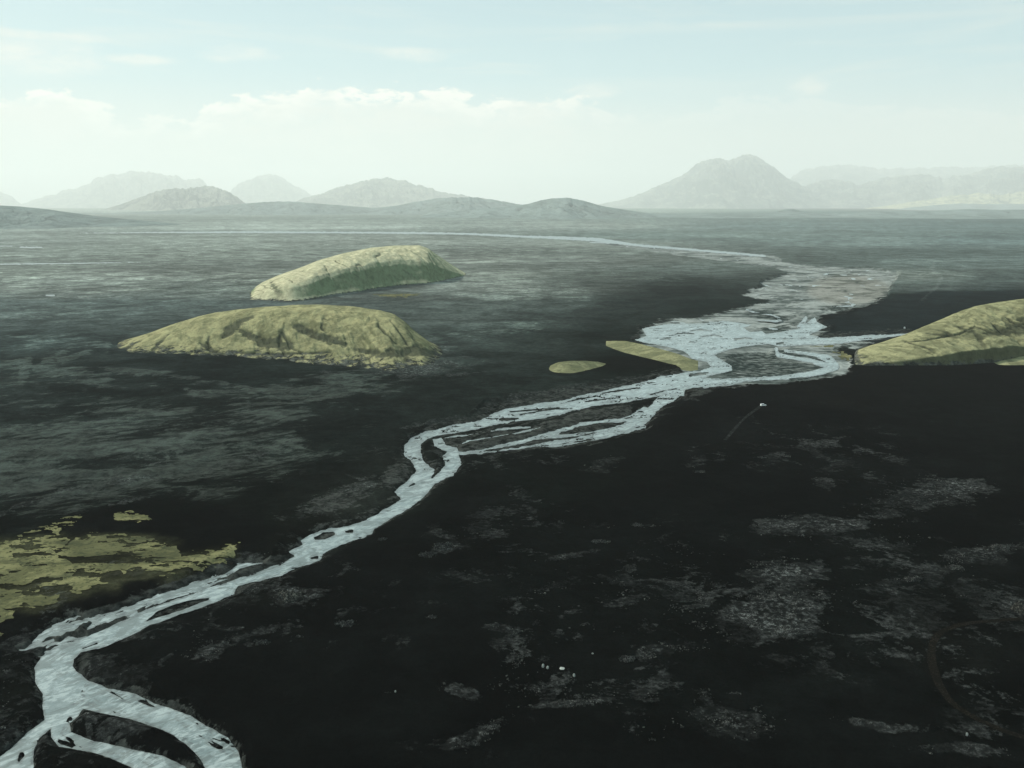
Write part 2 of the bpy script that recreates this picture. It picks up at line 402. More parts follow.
def mat_water():
    m = NT('glacial_water')
    p = m.pos()
    w1 = m.noise(p, .045, 6, .6, 1.5); w2 = m.noise(p, .35, 5, .6, .8); w3 = m.noise(m.pos(1, .4, 1), .012, 5, .55, 1.0)
    f = m.ramp(m.math('ADD', m.math('MULTIPLY', w1, .6), m.math('MULTIPLY', w2, .4)), .38, .66)
    col = m.mix(f, rgb(.125, .165, .160), rgb(.290, .345, .335))
    col = m.mix(m.ramp(w3, .45, .72, 0, .45), col, rgb(.235, .27, .255))
    def rt(ang, L_):
        mp = m.n('ShaderNodeMapping', vector_type='TEXTURE'); m.set(mp, 'Vector', p); m.set(mp, 'Rotation', (0, 0, R(ang))); m.set(mp, 'Scale', (L_, 1, 1)); return mp.outputs[0]
    f1 = m.noise(rt(50, 2.6), .22, 9, .70, 1.6); f2 = m.noise(rt(42, 2.5), .07, 9, .70, 1.6)
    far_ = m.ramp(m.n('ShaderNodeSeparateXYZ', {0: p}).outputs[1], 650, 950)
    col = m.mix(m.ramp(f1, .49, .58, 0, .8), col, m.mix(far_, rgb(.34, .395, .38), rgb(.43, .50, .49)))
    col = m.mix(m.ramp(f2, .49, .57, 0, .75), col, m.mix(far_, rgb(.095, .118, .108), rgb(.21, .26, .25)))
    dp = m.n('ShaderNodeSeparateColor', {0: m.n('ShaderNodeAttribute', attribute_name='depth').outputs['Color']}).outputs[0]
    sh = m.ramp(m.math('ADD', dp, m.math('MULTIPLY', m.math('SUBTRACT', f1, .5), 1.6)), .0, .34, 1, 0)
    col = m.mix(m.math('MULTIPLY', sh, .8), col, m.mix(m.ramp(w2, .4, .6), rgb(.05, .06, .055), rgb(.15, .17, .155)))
    f3 = m.noise(rt(50, 1.8), .9, 6, .74, .8)
    col = m.mix(m.ramp(f3, .55, .66, 0, .6), col, rgb(.06, .078, .07))
    h = m.math('ADD', m.math('MULTIPLY', w2, .25), m.math('MULTIPLY', m.noise(p, 1.6, 4, .6), .08))
    return m.out(m.diffuse(col, .34, h, .5, 1.0, .5))

def mat_moss(name, c1, c2, c3, s=1.0):
    m = NT(name)
    p = m.pos()
    a = m.noise(p, .035 * s, 8, .62, .8); b = m.noise(p, .4 * s, 6, .6)
    col = m.mix(m.ramp(a, .40, .60), c1, c2)
    col = m.mix(m.ramp(m.noise(m.pos(.6, 1, 1), .03 * s, 9, .7), .49, .57, 0, .65), col, m.mix(.55, c1, c3))
    col = m.mix(m.ramp(b, .50, .64, 0, .75), col, c3)
    col = m.mix(m.ramp(m.noise(m.pos(.5, 1, 1), .09 * s, 9, .72), .50, .60, 0, .6), col, c3)
    g = m.math('ADD', m.math('MULTIPLY', a, 2.0), m.math('MULTIPLY', b, .8))
    return m.out(m.diffuse(col, .95, g, .6, 1.0, None))

def mat_hill(name, top, green, dark, scale=.02, lo=.62, hi=.93, bare=.35, bump=1.0):
    m = NT(name)
    g = m.n('ShaderNodeNewGeometry')
    nz = m.n('ShaderNodeSeparateXYZ', {0: g.outputs['Normal']}).outputs[2]
    gso = m.n('ShaderNodeSeparateColor', {0: m.n('ShaderNodeAttribute', attribute_name='gully').outputs['Color']}).outputs
    gl = gso[0]
    p = m.pos()
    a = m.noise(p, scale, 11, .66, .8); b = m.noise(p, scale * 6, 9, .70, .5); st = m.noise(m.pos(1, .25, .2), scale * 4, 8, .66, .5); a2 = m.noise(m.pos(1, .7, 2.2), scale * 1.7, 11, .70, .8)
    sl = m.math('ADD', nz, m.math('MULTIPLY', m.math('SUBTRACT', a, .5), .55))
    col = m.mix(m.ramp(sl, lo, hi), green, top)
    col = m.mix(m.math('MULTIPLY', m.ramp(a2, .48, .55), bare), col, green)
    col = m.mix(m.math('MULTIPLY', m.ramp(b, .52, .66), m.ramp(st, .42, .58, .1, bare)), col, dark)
    col = m.mix(m.math('MULTIPLY', m.ramp(gl, .15, .75), .8), col, dark)
    # scree and sand creep up the foot of the slope
    e_ = m.noise(p, .09, 10, .74, .5)
    fm = m.ramp(m.math('ADD', gso[1], m.math('MULTIPLY', m.math('SUBTRACT', e_, .5), 4.0)), .25, .60, 1, 0)
    fm = m.math('MULTIPLY', fm, m.ramp(gso[1], .55, 1.0, 1, 0))
    col = m.mix(fm, col, m.mix(m.ramp(b, .42, .60), rgb(.022, .027, .024), rgb(.095, .10, .082)))
    v = m.math('MULTIPLY', m.ramp(b, .25, .75, .68, 1.3), m.ramp(st, .3, .7, .8, 1.2))
    col = m.mix(1.0, col, m.n('ShaderNodeCombineColor', {0: v, 1: v, 2: v}).outputs[0], 'MULTIPLY')
    hg = m.math('MULTIPLY', m.math('ADD', m.math('MULTIPLY', b, 3.5), m.math('MULTIPLY', st, 3.0)), bump)
    return m.out(m.diffuse(col, .95, hg, .45, 1.0, None))

def mat_simple(name, col, rough=.6, spec=.5, ns=2.0, var=.15, metal=0.0):
    m = NT(name)
    a = m.noise(m.pos(), ns, 5, .6)
    v = m.ramp(a, .3, .7, 1 - var, 1 + var)
    c = m.mix(1.0, rgb(*col), m.n('ShaderNodeCombineColor', {0: v, 1: v, 2: v}).outputs[0], 'MULTIPLY')
    return m.out(m.diffuse(c, rough, None, spec=spec))

def mat_rock(name, c1, c2, s=.5):
    m = NT(name)
    p = m.pos()
    a = m.noise(p, s, 7, .65, .3); b = m.noise(p, s * 5, 5, .6)
    col = m.mix(m.ramp(a, .38, .64), c1, c2)
    col = m.mix(m.ramp(b, .46, .60), rgb(c1[0] * .7, c1[1] * .7, c1[2] * .7), col)
    return m.out(m.diffuse(col, .93, b, .6, .6, None))

M_ground = mat_ground(); M_water = mat_water()
M_moss = mat_moss('yellow_moss', rgb(.12, .118, .055), rgb(.22, .21, .10), rgb(.05, .056, .032))
M_bank = mat_moss('bank_moss', rgb(.17, .172, .09), rgb(.27, .262, .14), rgb(.11, .115, .065))
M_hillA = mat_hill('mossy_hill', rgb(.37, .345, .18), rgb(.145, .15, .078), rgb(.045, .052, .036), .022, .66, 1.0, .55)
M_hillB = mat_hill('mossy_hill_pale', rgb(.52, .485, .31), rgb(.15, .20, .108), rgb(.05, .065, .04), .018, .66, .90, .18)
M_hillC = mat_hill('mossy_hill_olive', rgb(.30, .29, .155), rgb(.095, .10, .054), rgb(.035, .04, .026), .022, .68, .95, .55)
M_mount = mat_hill('mountain_rock', rgb(.26, .265, .21), rgb(.075, .088, .08), rgb(.02, .025, .022), .00055, .5, .95, .8, 120)
M_mlow = mat_hill('foothill_sand', rgb(.21, .255, .235), rgb(.17, .21, .19), rgb(.10, .125, .115), .0009, .6, .98, .7, 40)
M_mpale = mat_hill('sunlit_slope', rgb(.50, .47, .27), rgb(.20, .20, .13), rgb(.08, .085, .06), .0012, .6, .97, .6, 40)  # sunlight on these far slopes is painted in as a paler colour
M_rock = mat_rock('lichen_rock', rgb(.03, .032, .029), rgb(.19, .192, .172), .45)
M_tan = mat_rock('tan_rock', rgb(.05, .05, .043), rgb(.24, .228, .185), .3)

# ------------------------------------------------------------------ ground
HZ_D = 2.5e-5; HZ_A = .60; EPI = 1.9       # haze, and irradiance over pi, used only to turn seen tones into base colours
def lin(c): c = np.asarray(c, float) / 255; return np.where(c < .04045, c / 12.92, ((c + .055) / 1.055) ** 2.4)
CTRL = """0,212,140,155,150;250,212,140,155,148;450,212,142,157,150;600,212,128,146,140;800,214,105,125,122;1000,214,100,120,120
0,226,126,142,136;300,226,130,145,138;560,226,124,140,134;800,226,98,117,115;1000,226,92,112,111
0,240,112,126,120;200,240,116,130,122;400,240,116,129,121;560,244,110,123,116;680,236,100,118,113;850,240,92,110,107;1000,240,84,104,103
0,256,104,117,110;200,256,104,117,109;450,260,100,111,103;600,262,92,104,98;700,270,80,93,88;940,262,80,96,92;1010,262,74,90,87
0,272,100,112,104;120,275,100,111,104;230,275,90,101,94;500,275,92,103,95;600,280,72,84,79;690,283,64,76,72;920,278,88,99,92;1010,280,66,80,77
0,288,88,99,93;100,290,86,97,91;220,292,70,82,77;500,288,82,92,86;580,290,72,83,78;690,292,48,60,58;930,290,68,80,76;1010,292,56,69,67
0,303,62,74,72;130,303,58,70,68;250,305,56,68,66;480,303,62,73,69;560,305,60,71,67;640,302,50,61,59;700,306,44,55,53;870,312,37,48,48;930,300,40,51,51;1000,300,40,51,51
0,320,58,70,68;120,325,54,66,64;460,318,58,69,65;560,320,48,59,56;620,318,44,54,51;860,325,35,45,45;940,312,36,46,46
0,345,52,64,62;70,345,50,62,60;470,340,50,60,56;540,345,42,52,48;610,335,36,45,42;630,365,30,38,35;900,380,27,34,31
0,365,46,57,54;60,370,44,55,52;480,360,42,52,48;530,370,36,45,42;780,360,52,62,56
0,385,46,56,53;130,378,38,47,45;200,380,33,42,40;300,375,34,43,40;420,385,33,41,38;520,392,33,41,38;760,395,26,33,31;900,390,26,33,31;1010,390,29,36,34
0,410,40,49,47;90,400,34,42,40;200,405,38,46,43;320,400,34,42,39;400,410,33,41,38;700,425,24,30,28;850,420,24,31,29;1000,420,26,33,31
0,440,42,51,48;120,440,44,53,50;250,430,38,46,43;350,440,30,38,35;380,470,36,42,37;560,480,25,31,28;750,470,23,28,26;1000,460,27,34,31
0,470,46,56,52;150,460,46,56,52;280,455,38,47,43;330,470,27,34,31;540,465,24,29,27;900,470,22,28,26
0,500,42,51,48;80,490,40,49,46;180,490,28,35,32;260,500,25,31,28;340,510,40,45,39;350,490,40,45,40;480,510,22,27,25;700,520,21,26,24;1000,520,21,26,24
0,525,28,34,31;100,530,21,26,23;230,530,22,27,24;300,535,30,35,30;400,540,22,27,25;600,560,20,25,23;900,550,20,25,23
-50,600,22,27,24;150,560,22,27,24;270,600,32,36,31;330,600,21,26,23;500,620,18,23,21;800,600,20,25,23;1000,610,21,25,22
10,690,30,34,30;130,660,19,23,20;220,640,28,32,28;240,690,22,26,23;120,735,26,31,27;60,765,24,28,25;400,700,18,22,20;700,700,20,24,22;950,690,21,24,21;1000,760,20,23,20;400,900,20,24,21"""
ctrl = np.array([[float(x) for x in c.split(',')] for c in CTRL.replace('\n', ';').split(';')])  # tones of the plain, mid-plain cloud shadow included as darker colour

def srgb_field(U, V):
    num = np.zeros(U.shape + (3,)); den = np.zeros(U.shape)
    vs = np.log(np.maximum(V - 203, 3)) * 190
    for u, v, r, g, b in ctrl:
        lf = np.interp(v, [212, 226, 240, 270, 288, 303, 320, 345, 385, 520, 540, 600], [1.7, 1.95, 2.15, 2.35, 2.6, 3.1, 2.7, 2.15, 1.6, 1.15, .9, .8])
        rt = np.interp(v, [212, 226, 240, 270, 288, 303, 345, 385, 520, 540, 600], [1.75, 1.9, 2.0, 2.2, 2.1, 1.15, 1.0, 1.0, 1.05, .9, .8])
        if 620 < u < 860 and v > 275: rt = min(rt, 1.3)
        q_ = min(1, max(0, (640 - u) / 120)); bo = rt + (lf - rt) * q_
        w = 1.0 / (((U - u) / 60) ** 2 + ((vs - math.log(v - 203) * 190) / 16) ** 2 + .25) ** 1.7
        den += w; num += w[..., None] * np.log(lin((r, g, b)) * bo * np.array([1.11, 1.0, .96] if u < 620 and v < 330 else [1.04, 1.0, .98]))
    return np.exp(num / den[..., None])

ROUGH = [  # u, v, ru, rv, angle, strength : fields of lichen-speckled lava in the black sand
 (925,503,70,20,8,.95),(805,534,80,12,4,.8),(790,577,50,17,0,.85),(770,620,78,32,6,1.05),(700,600,70,26,0,.52),(980,562,46,10,17,1.0),(890,590,40,11,8,.7),(885,548,45,8,3,.45),
 (725,720,52,22,-10,.75),(890,733,52,6,-6,.8),(600,470,26,10,10,.42),(530,532,95,9,6,.30),(573,558,38,5,10,.9),(548,590,24,7,10,.6),(526,611,15,11,20,.6),
 (504,634,24,6,-12,1.0),(509,666,16,10,10,.7),(457,697,28,9,-8,.85),(478,742,38,9,24,1.0),(632,594,65,26,0,.5),(643,661,24,7,14,1.0),(670,652,30,8,0,.6),
 (585,709,62,4,2,.9),(440,553,24,7,12,1.0),(447,540,16,3,0,.9),(604,530,24,5,4,.6),(640,530,12,4,0,.8),(560,640,60,10,0,.2),(680,560,50,16,0,.4),(960,760,60,7,-4,.6),
 (250,592,34,12,10,.85),(292,605,26,9,4,1.1),(205,622,28,9,20,.5),(210,660,30,14,20,.6),(192,640,12,8,20,.6),(335,508,42,13,14,.7),(360,490,36,9,14,.7),(300,545,36,7,14,.7),
 (250,560,20,4,10,.7),(700,465,40,5,4,.5),(780,460,30,4,5,.5),(15,690,22,28,0,.55),(20,735,18,10,20,.6),(120,733,36,10,-14,.3),(270,485,46,7,8,.35),(398,360,70,19,-4,1.5),(440,352,30,10,0,.6),(320,372,30,5,0,.4),
 (630,702,70,16,0,.5),(560,690,80,12,0,.45),(820,650,60,10,0,.25),(660,735,50,14,0,.35),(700,395,16,6,14,.9),(655,412,10,8,0,.7),(970,600,60,20,0,.15)]

def warp(U, V):
    x, y = ground_pt(U, V)
    k_ = np.clip((V - 215) / 160, .2, 1.3)
    return U + 26 * k_ * fbm(x, y, 42, 4, .6, 81), V + 9 * k_ * fbm(x, y, 42, 4, .6, 82)
def rough_field(U, V):
    R_ = np.zeros(U.shape); U, V = warp(U, V)
    for u, v, ru, rv, a, s in ROUGH:
        sel = (abs(U - u) < ru * 1.5 + 4) & (abs(V - v) < max(rv, ru * abs(math.sin(R(a)))) * 1.6 + rv * 1.5 + 3)
        if sel.any():
            R_[sel] = np.maximum(R_[sel], s * sstep(-.45, .75, blob(U[sel], V[sel], u, v, ru, rv, a)))
    return R_

gcols = np.concatenate([np.arange(-900, -40, 20), np.arange(-40, 1064, 1.0), np.arange(1064, 1925, 20)])
grows = np.concatenate([[v_of_depth(112000)], np.arange(209, 780, 1.0), np.arange(780, 900, 4), np.arange(900, 1800, 30)])
U, V = np.meshgrid(gcols, grows)
X, Y = ground_pt(U, V)
rfield = bilin(FR_n, np.clip(U, -59, 920), np.clip(V, 229, 860))
rfield = np.where((U < -60) | (U > 924) | (V < 229), -60, rfield)

# base colours of the plain, with cloud-shadow dark of the mid plain painted in
sr = srgb_field(U, V)
dist = np.sqrt(X * X + Y * Y + H * H)
T = np.exp(-HZ_D * dist)
alb = (sr - HZ_A * (1 - T)[..., None] * np.array([.95, 1.0, .98])) / (EPI * T[..., None])
flo = np.array([.0021, .0030, .0026])
alb = np.maximum(alb, flo)
lum_ = alb.mean(-1, keepdims=True) * np.where((V > 300)[..., None], np.array([.925, 1.06, 1.0]), np.array([.985, 1.045, .97]))
alb = alb * .5 + lum_ * .5
far = 1 - sstep(300, 420, V)
big = fbm(X, Y, 420, 6, .6, 7); mid = fbm(X + 80 * big, Y, 90, 6, .62, 8); fine = fbm(X, Y, 14, 4, .6, 9)
veryfar = fbm(X, Y, 2600, 7, .62, 12)
k = np.exp(.45 * mid + .25 * fine * sstep(250, 500, V) + .28 * big * far + .28 * veryfar * (1 - sstep(235, 300, V)))
alb *= k[..., None]
# washed streaks of grey silt over the older plain on the left and behind the hills
WU, WV = warp(U, V); WU = U + (WU - U) * 1.5; WV = V + (WV - V) * 1.2
wl = np.zeros(U.shape)
for st_, q in [(.8,(60,285,430,26,0)),(.75,(515,292,110,20,-4)),(1.0,(90,465,290,60,6)),(1.05,(300,402,120,24,12)),(.9,(215,400,70,10,-14)),(.6,(10,395,130,40,0)),(.6,(30,345,80,14,0)),(.55,(500,328,90,10,8)),
               (.5,(930,275,95,18,0)),(.7,(300,252,430,14,0)),(.6,(640,275,80,10,-6)),(.45,(40,315,150,14,0)),(.5,(400,345,50,12,0)),(.5,(900,235,300,14,0))]:
    wl = np.maximum(wl, st_ * sstep(-.25, .75, blob(WU, WV, *q)))
wx = X + 45 * fbm(X, Y, 130, 3, .5, 21); wy = Y + 45 * fbm(X, Y, 130, 3, .5, 22)
stk = fbm(wx * .55 + wy * .35, wy * 1.0 - wx * .45, 60, 6, .62, 13, ridged=True)
stkf = fbm(wx * .5, wy, 260, 6, .6, 15, ridged=True)
sm = np.where(V > 330, sstep(.02, .55, stk), sstep(.0, .5, stkf))
# named silt lines: river terraces, dry channels and ridges of sediment (u, v, half width), strength
LINES = [([(100,372,1),(125,374,1.6),(160,378,1.6),(190,384,1.2)],.010),([(45,366,3),(70,352,3),(100,345,2),(108,352,2)],.009),([(40,372,4),(80,380,7),(105,384,5)],.009),([(120,374,1.5),(180,380,3),(230,390,3),(290,398,3),(340,392,3)],.009),([(0,366,3),(30,362,3),(22,385,4)],.009),([(55,352,1),(80,344,2),(110,346,1.5),(60,365,2)],.008),
 ([(210,395,5),(240,400,8),(270,408,6),(300,405,5),(345,390,3)],.008),([(0,520,2),(60,500,2.5),(130,485,2.5),(200,478,2.2),(250,462,1.8),(300,442,1)],.012),([(0,440,6),(100,446,8),(220,444,6),(295,438,3)],.006),
 ([(110,512,.8),(135,506,1.6),(150,503,1)],.03),([(400,432,1),(415,428,1.6),(440,423,2),(470,420,1.5)],.03),([(475,418,2),(495,404,2.5),(530,398,3),(580,391,3),(640,381,2.5)],.022),
 ([(235,604,.8),(222,612,1.0),(211,620,1.3),(212,631,1.3),(224,637,1.6),(243,635,1.2)],.05),([(160,670,.6),(172,663,1.6),(178,659,.8)],.05),([(122,681,.5),(136,676,1.2)],.04),([(80,718,.5),(88,722,2),(90,738,1.5)],.03),
 ([(298,512,1),(320,503,1.5),(345,496,1.5),(358,493,1)],.04),([(330,505,1),(336,520,1.2),(345,528,1)],.03),([(345,478,1),(360,484,1.5),(375,480,1.2)],.035),
 ([(75,676,.4),(90,690,5),(110,693,3),(135,698,2)],.03),([(73,660,3),(85,655,4),(92,650,3)],.05),([(176,749,.8),(187,744,1.6),(192,747,1)],.05),
 ([(0,746,2),(6,748,3)],.04),([(0,677,.6),(12,677,1),(30,682,.6)],.04),([(40,300,.5),(60,296,1.5),(90,298,1)],.04),([(935,262,.9),(931,272,1.3),(942,278,1.1),(938,288,1.1),(922,301,.6)],.05),
 ([(190,252,.8),(240,248,1)],.04),([(170,297,.6),(215,285,2.4),(240,281,1.5)],.03),([(180,285,.6),(205,285,.8)],.06)]
extra = np.zeros(U.shape)
for pts, add in LINES:
    f = stroke_field(U, V, pts, np.full(U.shape, -60.0))
    wmax = max(p[2] for p in pts)
    nn = mid * wmax * 1.6 + fine * wmax * .9
    aa = sstep(-1.0 * wmax - 1.2, .5 * wmax, f + nn * .7)
    if add >= .02 or pts[0][1] > 500: extra = np.maximum(extra, aa * min(1.0, .55 + add * 8))
    else: wl = np.maximum(wl, aa * .9)
BANDS = [(.78,[(470,267,1.6),(560,265,1.6),(680,262,1)]),(.72,[(590,285,3),(640,290,6),(700,293,6)]),(.82,[(400,300,3),(480,303,3),(560,306,3)]),(.85,[(0,268,1),(110,270,1.2),(220,268,1)]),(.85,[(860,252,1.5),(1024,250,2)]),
 (1.3,[(500,256,.6),(600,257,.8),(640,252,.6)]),(1.25,[(480,273,1),(560,271,1.2),(640,267,.8)]),(1.25,[(0,256,1),(100,253,1),(200,254,.8)]),(1.35,[(430,283,4),(500,286,6),(560,290,5),(590,297,3)]),(1.3,[(400,292,1.5),(470,296,2),(540,300,2)]),
 (1.35,[(0,340,1),(50,341,1.4),(100,343,1)]),(1.25,[(860,278,.6),(930,270,1),(1024,268,1)]),(1.25,[(880,262,.6),(1024,259,1)]),(1.25,[(840,245,.6),(960,243,.8),(1024,243,.8)]),(1.25,[(900,284,2),(960,280,3),(1024,276,2)]),
 (1.25,[(30,280,1),(120,284,1.6),(200,280,1)]),(1.2,[(0,231,.6),(160,229,.6),(420,227,.5)]),(1.3,[(440,263,.8),(520,262,.8),(600,261,.6)]),(.85,[(440,246,1),(560,248,1),(640,252,1)]),(1.2,[(0,315,1.5),(90,318,2),(140,314,1)]),(.85,[(0,308,2),(200,306,2)]),(1.3,[(440,331,1.5),(500,327,2.5),(570,324,1.5)])]
for fac, pts in BANDS:
    wmax = max(q[2] for q in pts)
    f = stroke_field(U + (WU - U) * .5, V + (WV - V) * .3, pts, np.full(U.shape, -60.0))
    alb = alb * (1 + (fac - 1) * sstep(-1.2 * wmax - .6, .8 * wmax, f + wmax * 1.2 * mid))[..., None]
wl = np.maximum(wl * (.45 + .55 * sstep(290, 340, V)), 0)
# the plain turns abruptly to pure black sand right of the silt flats
dw = poly_field(U + (WU - U) * .3, V + (WV - V) * .25, [(812,342),(818,330),(826,321),(850,314),(880,305),(900,297),(925,293),(960,292),(1024,291),(1300,288),(1300,345),(900,345)])
dwa = sstep(-1.5, 1.5, dw)[..., None]
alb = alb * (1 - dwa) + dwa * np.array([.0058, .0098, .0102]) * np.exp(.25 * mid)[..., None]
wl = wl * (1 - dwa[..., 0])
# gravel bars beside the water
near_r = sstep(-9, -.5, rfield + 5 * mid) * sstep(-13, -3, rfield)
gsc = np.clip((V - 225) / 140, .15, 1)
grv = near_r * .55 * sstep(285, 340, V)
sf = poly_field(U + (WU - U) * .4, V + (WV - V) * .45, SILT_POLY)
vsc = np.clip((V - 235) / 60, .25, 1.0)
sfa = sstep(-1.6, .8, sf)
siltf = np.clip(.5 + sf / ((9 + 16 * sstep(845, 885, U)) * vsc), 0, 1)
pink = .8 * sstep(0, .5, blob(U, V, 848, 290, 54, 20))
darkbar = .95 * sstep(-.15, .5, blob(U, V, 776, 365, 66, 17))
for q in [(775,316,22,6,0),(780,326,32,5,6),(707,323,16,4,0),(838,307,22,6,0),(850,347,22,4.5,6),(838,290,30,4,6)]:
    darkbar = np.maximum(darkbar, (.42 if q[1] == 290 else .7) * sstep(-.2, .6, blob(WU, WV, *q)))
midbar = poly_field(U, V, [(445,442),(500,432),(560,420),(585,410),(632,405),(633,416),(600,420),(640,426),(600,438),(520,450),(462,456)])
grv = np.maximum(grv, .8 * sstep(-3, 3, midbar))
grv = np.maximum(grv, .9 * sstep(-2, 3, poly_field(U, V, BAND)))
for q in [(85,664,12,9,40),(335,506,44,14,14),(395,478,26,14,30),(560,398,95,8,10),(650,382,40,4,8),(655,410,14,8,0),(240,592,16,9,20),(700,395,16,6,14),(110,692,40,8,-14),(190,745,8,5,-30)]:
    grv = np.maximum(grv, .85 * sstep(-.1, .7, blob(U, V, *q)))
rf = rough_field(U, V)
rf = np.maximum(rf, extra)
mot = .62 * sstep(-.2, .6, fbm(X, Y * .8, 120, 4, .6, 83)) * sstep(400, 470, V) * sstep(-20, 60, U - (620 - V) * .8) 
rf = np.maximum(rf, mot)
rf = np.maximum(rf, .42 * sstep(0, .6, fbm(X, Y, 60, 4, .6, 84)) * sstep(500, 560, V))
speck = sstep(.05, .55, fbm(X, Y, 7, 5, .72, 41) + .5 * fbm(X, Y, 45, 4, .6, 42) + .15)
rust = sstep(0, .6, blob(U, V, 840, 395, 70, 22)) * .5 + sstep(0, .6, blob(U, V, 960, 655, 90, 45)) * .35
alb = alb * (1 + rust[..., None] * np.array([.7, .3, .12]) * (.6 + mid)[..., None])
mp_ = poly_field(U + (WU - U) * .5, V + (WV - V) * .5, MOSS_POLY)
ma_ = (.8 * sstep(-9, 4, mp_ + 6 * mid + 3 * fine))[..., None]
alb = alb * (1 - ma_) + ma_ * np.array([.036, .037, .020]) * np.exp(.9 * mid + .8 * fine)[..., None]
alb = np.clip(alb, .0017, .5)

# relief
Z = 1.6 * fbm(X, Y, 150, 5, .5, 51) + 5 * fbm(X, Y, 900, 3, .5, 52)
Z += rf * (1.3 * np.abs(fbm(X, Y, 16, 5, .6, 53)) + .5 * speck)
Z += 1.6 * wl * sm
Z *= sstep(2.5, 12, -rfield) * (1 - sstep(3000, 9000, Y))
bank = sstep(0, 3.5, -rfield)
sharp = sstep(340, 300, V)
Z = Z + 1.4 * bank * (1 - sstep(2500, 6000, Y)) * (1 - sfa)
Z = np.where(sfa > .2, np.minimum(Z, .12), Z) - .35 * sstep(-.5, 1.0, rfield)
Z += (stroke_field(U, V, [(405,440,.5),(430,424,1),(470,416,1.2),(484,404,1),(540,396,1.2),(600,384,1)], np.full(U.shape, -60.0)) > 0) * 1.2
ground = grid_mesh('ground', X, Y, Z, M_ground)
me = ground.data
ca = me.color_attributes.new('alb', 'FLOAT_COLOR', 'POINT')
ca.data.foreach_set('color', np.concatenate([alb, np.ones(alb.shape[:2] + (1,))], -1).astype(np.float32).ravel())
for nm, ch in (('cover', (rf, wl, grv)), ('flats', (siltf, darkbar, pink))):
    c2 = me.color_attributes.new(nm, 'FLOAT_COLOR', 'POINT')
    c2.data.foreach_set('color', np.stack([ch[0], ch[1], ch[2], np.ones(U.shape)], -1).astype(np.float32).ravel())
tag(ground, 'wide plain of black volcanic sand with grey silt and lava patches', 'ground', 'structure')

def ground_z(x, y):
    """height of the ground sheet below a point"""
    x = np.asarray(x, float); y = np.asarray(y, float)
    t = y / 1.0
    a = -H / y
    ap = (a * CP + SP) / (CP - a * SP)
    v = 384 - ap * FPX
    tt = y / (CP + ap * SP)
    u = 512 + x / tt * FPX
    fi = np.clip(np.interp(v, grows, np.arange(len(grows))), 0, len(grows) - 1.001)
    fj = np.clip(np.interp(u, gcols, np.arange(len(gcols))), 0, len(gcols) - 1.001)
    i = fi.astype(int); j = fj.astype(int); a_ = fi - i; b_ = fj - j
    return (Z[i, j] * (1 - b_) + Z[i, j + 1] * b_) * (1 - a_) + (Z[i + 1, j] * (1 - b_) + Z[i + 1, j + 1] * b_) * a_

# ------------------------------------------------------------------ river and moss
def wz(x, y): return np.full(x.shape, .22) + np.clip((y - 3000) / 20000, 0, 1) * 1.0
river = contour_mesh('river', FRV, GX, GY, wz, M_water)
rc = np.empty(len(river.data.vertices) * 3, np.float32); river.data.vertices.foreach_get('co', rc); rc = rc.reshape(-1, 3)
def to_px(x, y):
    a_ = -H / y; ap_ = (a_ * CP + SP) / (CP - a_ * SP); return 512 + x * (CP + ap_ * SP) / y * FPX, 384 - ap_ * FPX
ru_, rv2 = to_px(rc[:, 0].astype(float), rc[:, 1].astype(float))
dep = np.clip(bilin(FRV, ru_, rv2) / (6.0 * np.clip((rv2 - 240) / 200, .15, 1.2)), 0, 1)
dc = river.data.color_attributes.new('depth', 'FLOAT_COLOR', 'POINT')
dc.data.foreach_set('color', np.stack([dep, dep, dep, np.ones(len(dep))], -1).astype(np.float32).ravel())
tag(river, 'pale blue-grey braided glacial river winding across the black sand', 'river', 'structure')

mu = np.arange(-60, 870, .7); mv = np.arange(286, 660, .6)
MU, MV = np.meshgrid(mu, mv); MX, MY = ground_pt(MU, MV)
FM = poly_field(MU, MV, MOSS_POLY)
for s in MOSS_STROKES: FM = stroke_field(MU, MV, s, FM)
C_ = np.full(MU.shape, -60.0)
for s in MOSS_CUTS: C_ = stroke_field(MU, MV, s, C_)
sc_ = np.clip((MV - 300) / 220, .2, 1)
mn = (fbm(MX * .6, MY, 28, 5, .6, 61) * 11 + fbm(MX * .5, MY, 5, 4, .7, 62) * 7) * sc_
FM = np.minimum(FM + mn + 2.5 * sc_ * fbm(MX * .6, MY, 3.5, 2, .7, 64) - .6, -(C_ + mn * .45))
FM = np.minimum(FM, (.13 - fbm(MX * .5, MY, 14, 6, .75, 63)) * 12 * sc_ - .0)
rr = bilin(FR_n, MU, MV); FM = np.minimum(FM, -rr - .8)
FM[:, 0] = -1; FM[:, -1] = -1; FM[0] = -1; FM[-1] = -1
moss = contour_mesh('moss', FM, MX, MY, lambda x, y: ground_z(x, y) + .35, M_moss)
tag(moss, 'yellow-green moss patches spread over the black sand beside the river', 'moss', 'stuff')

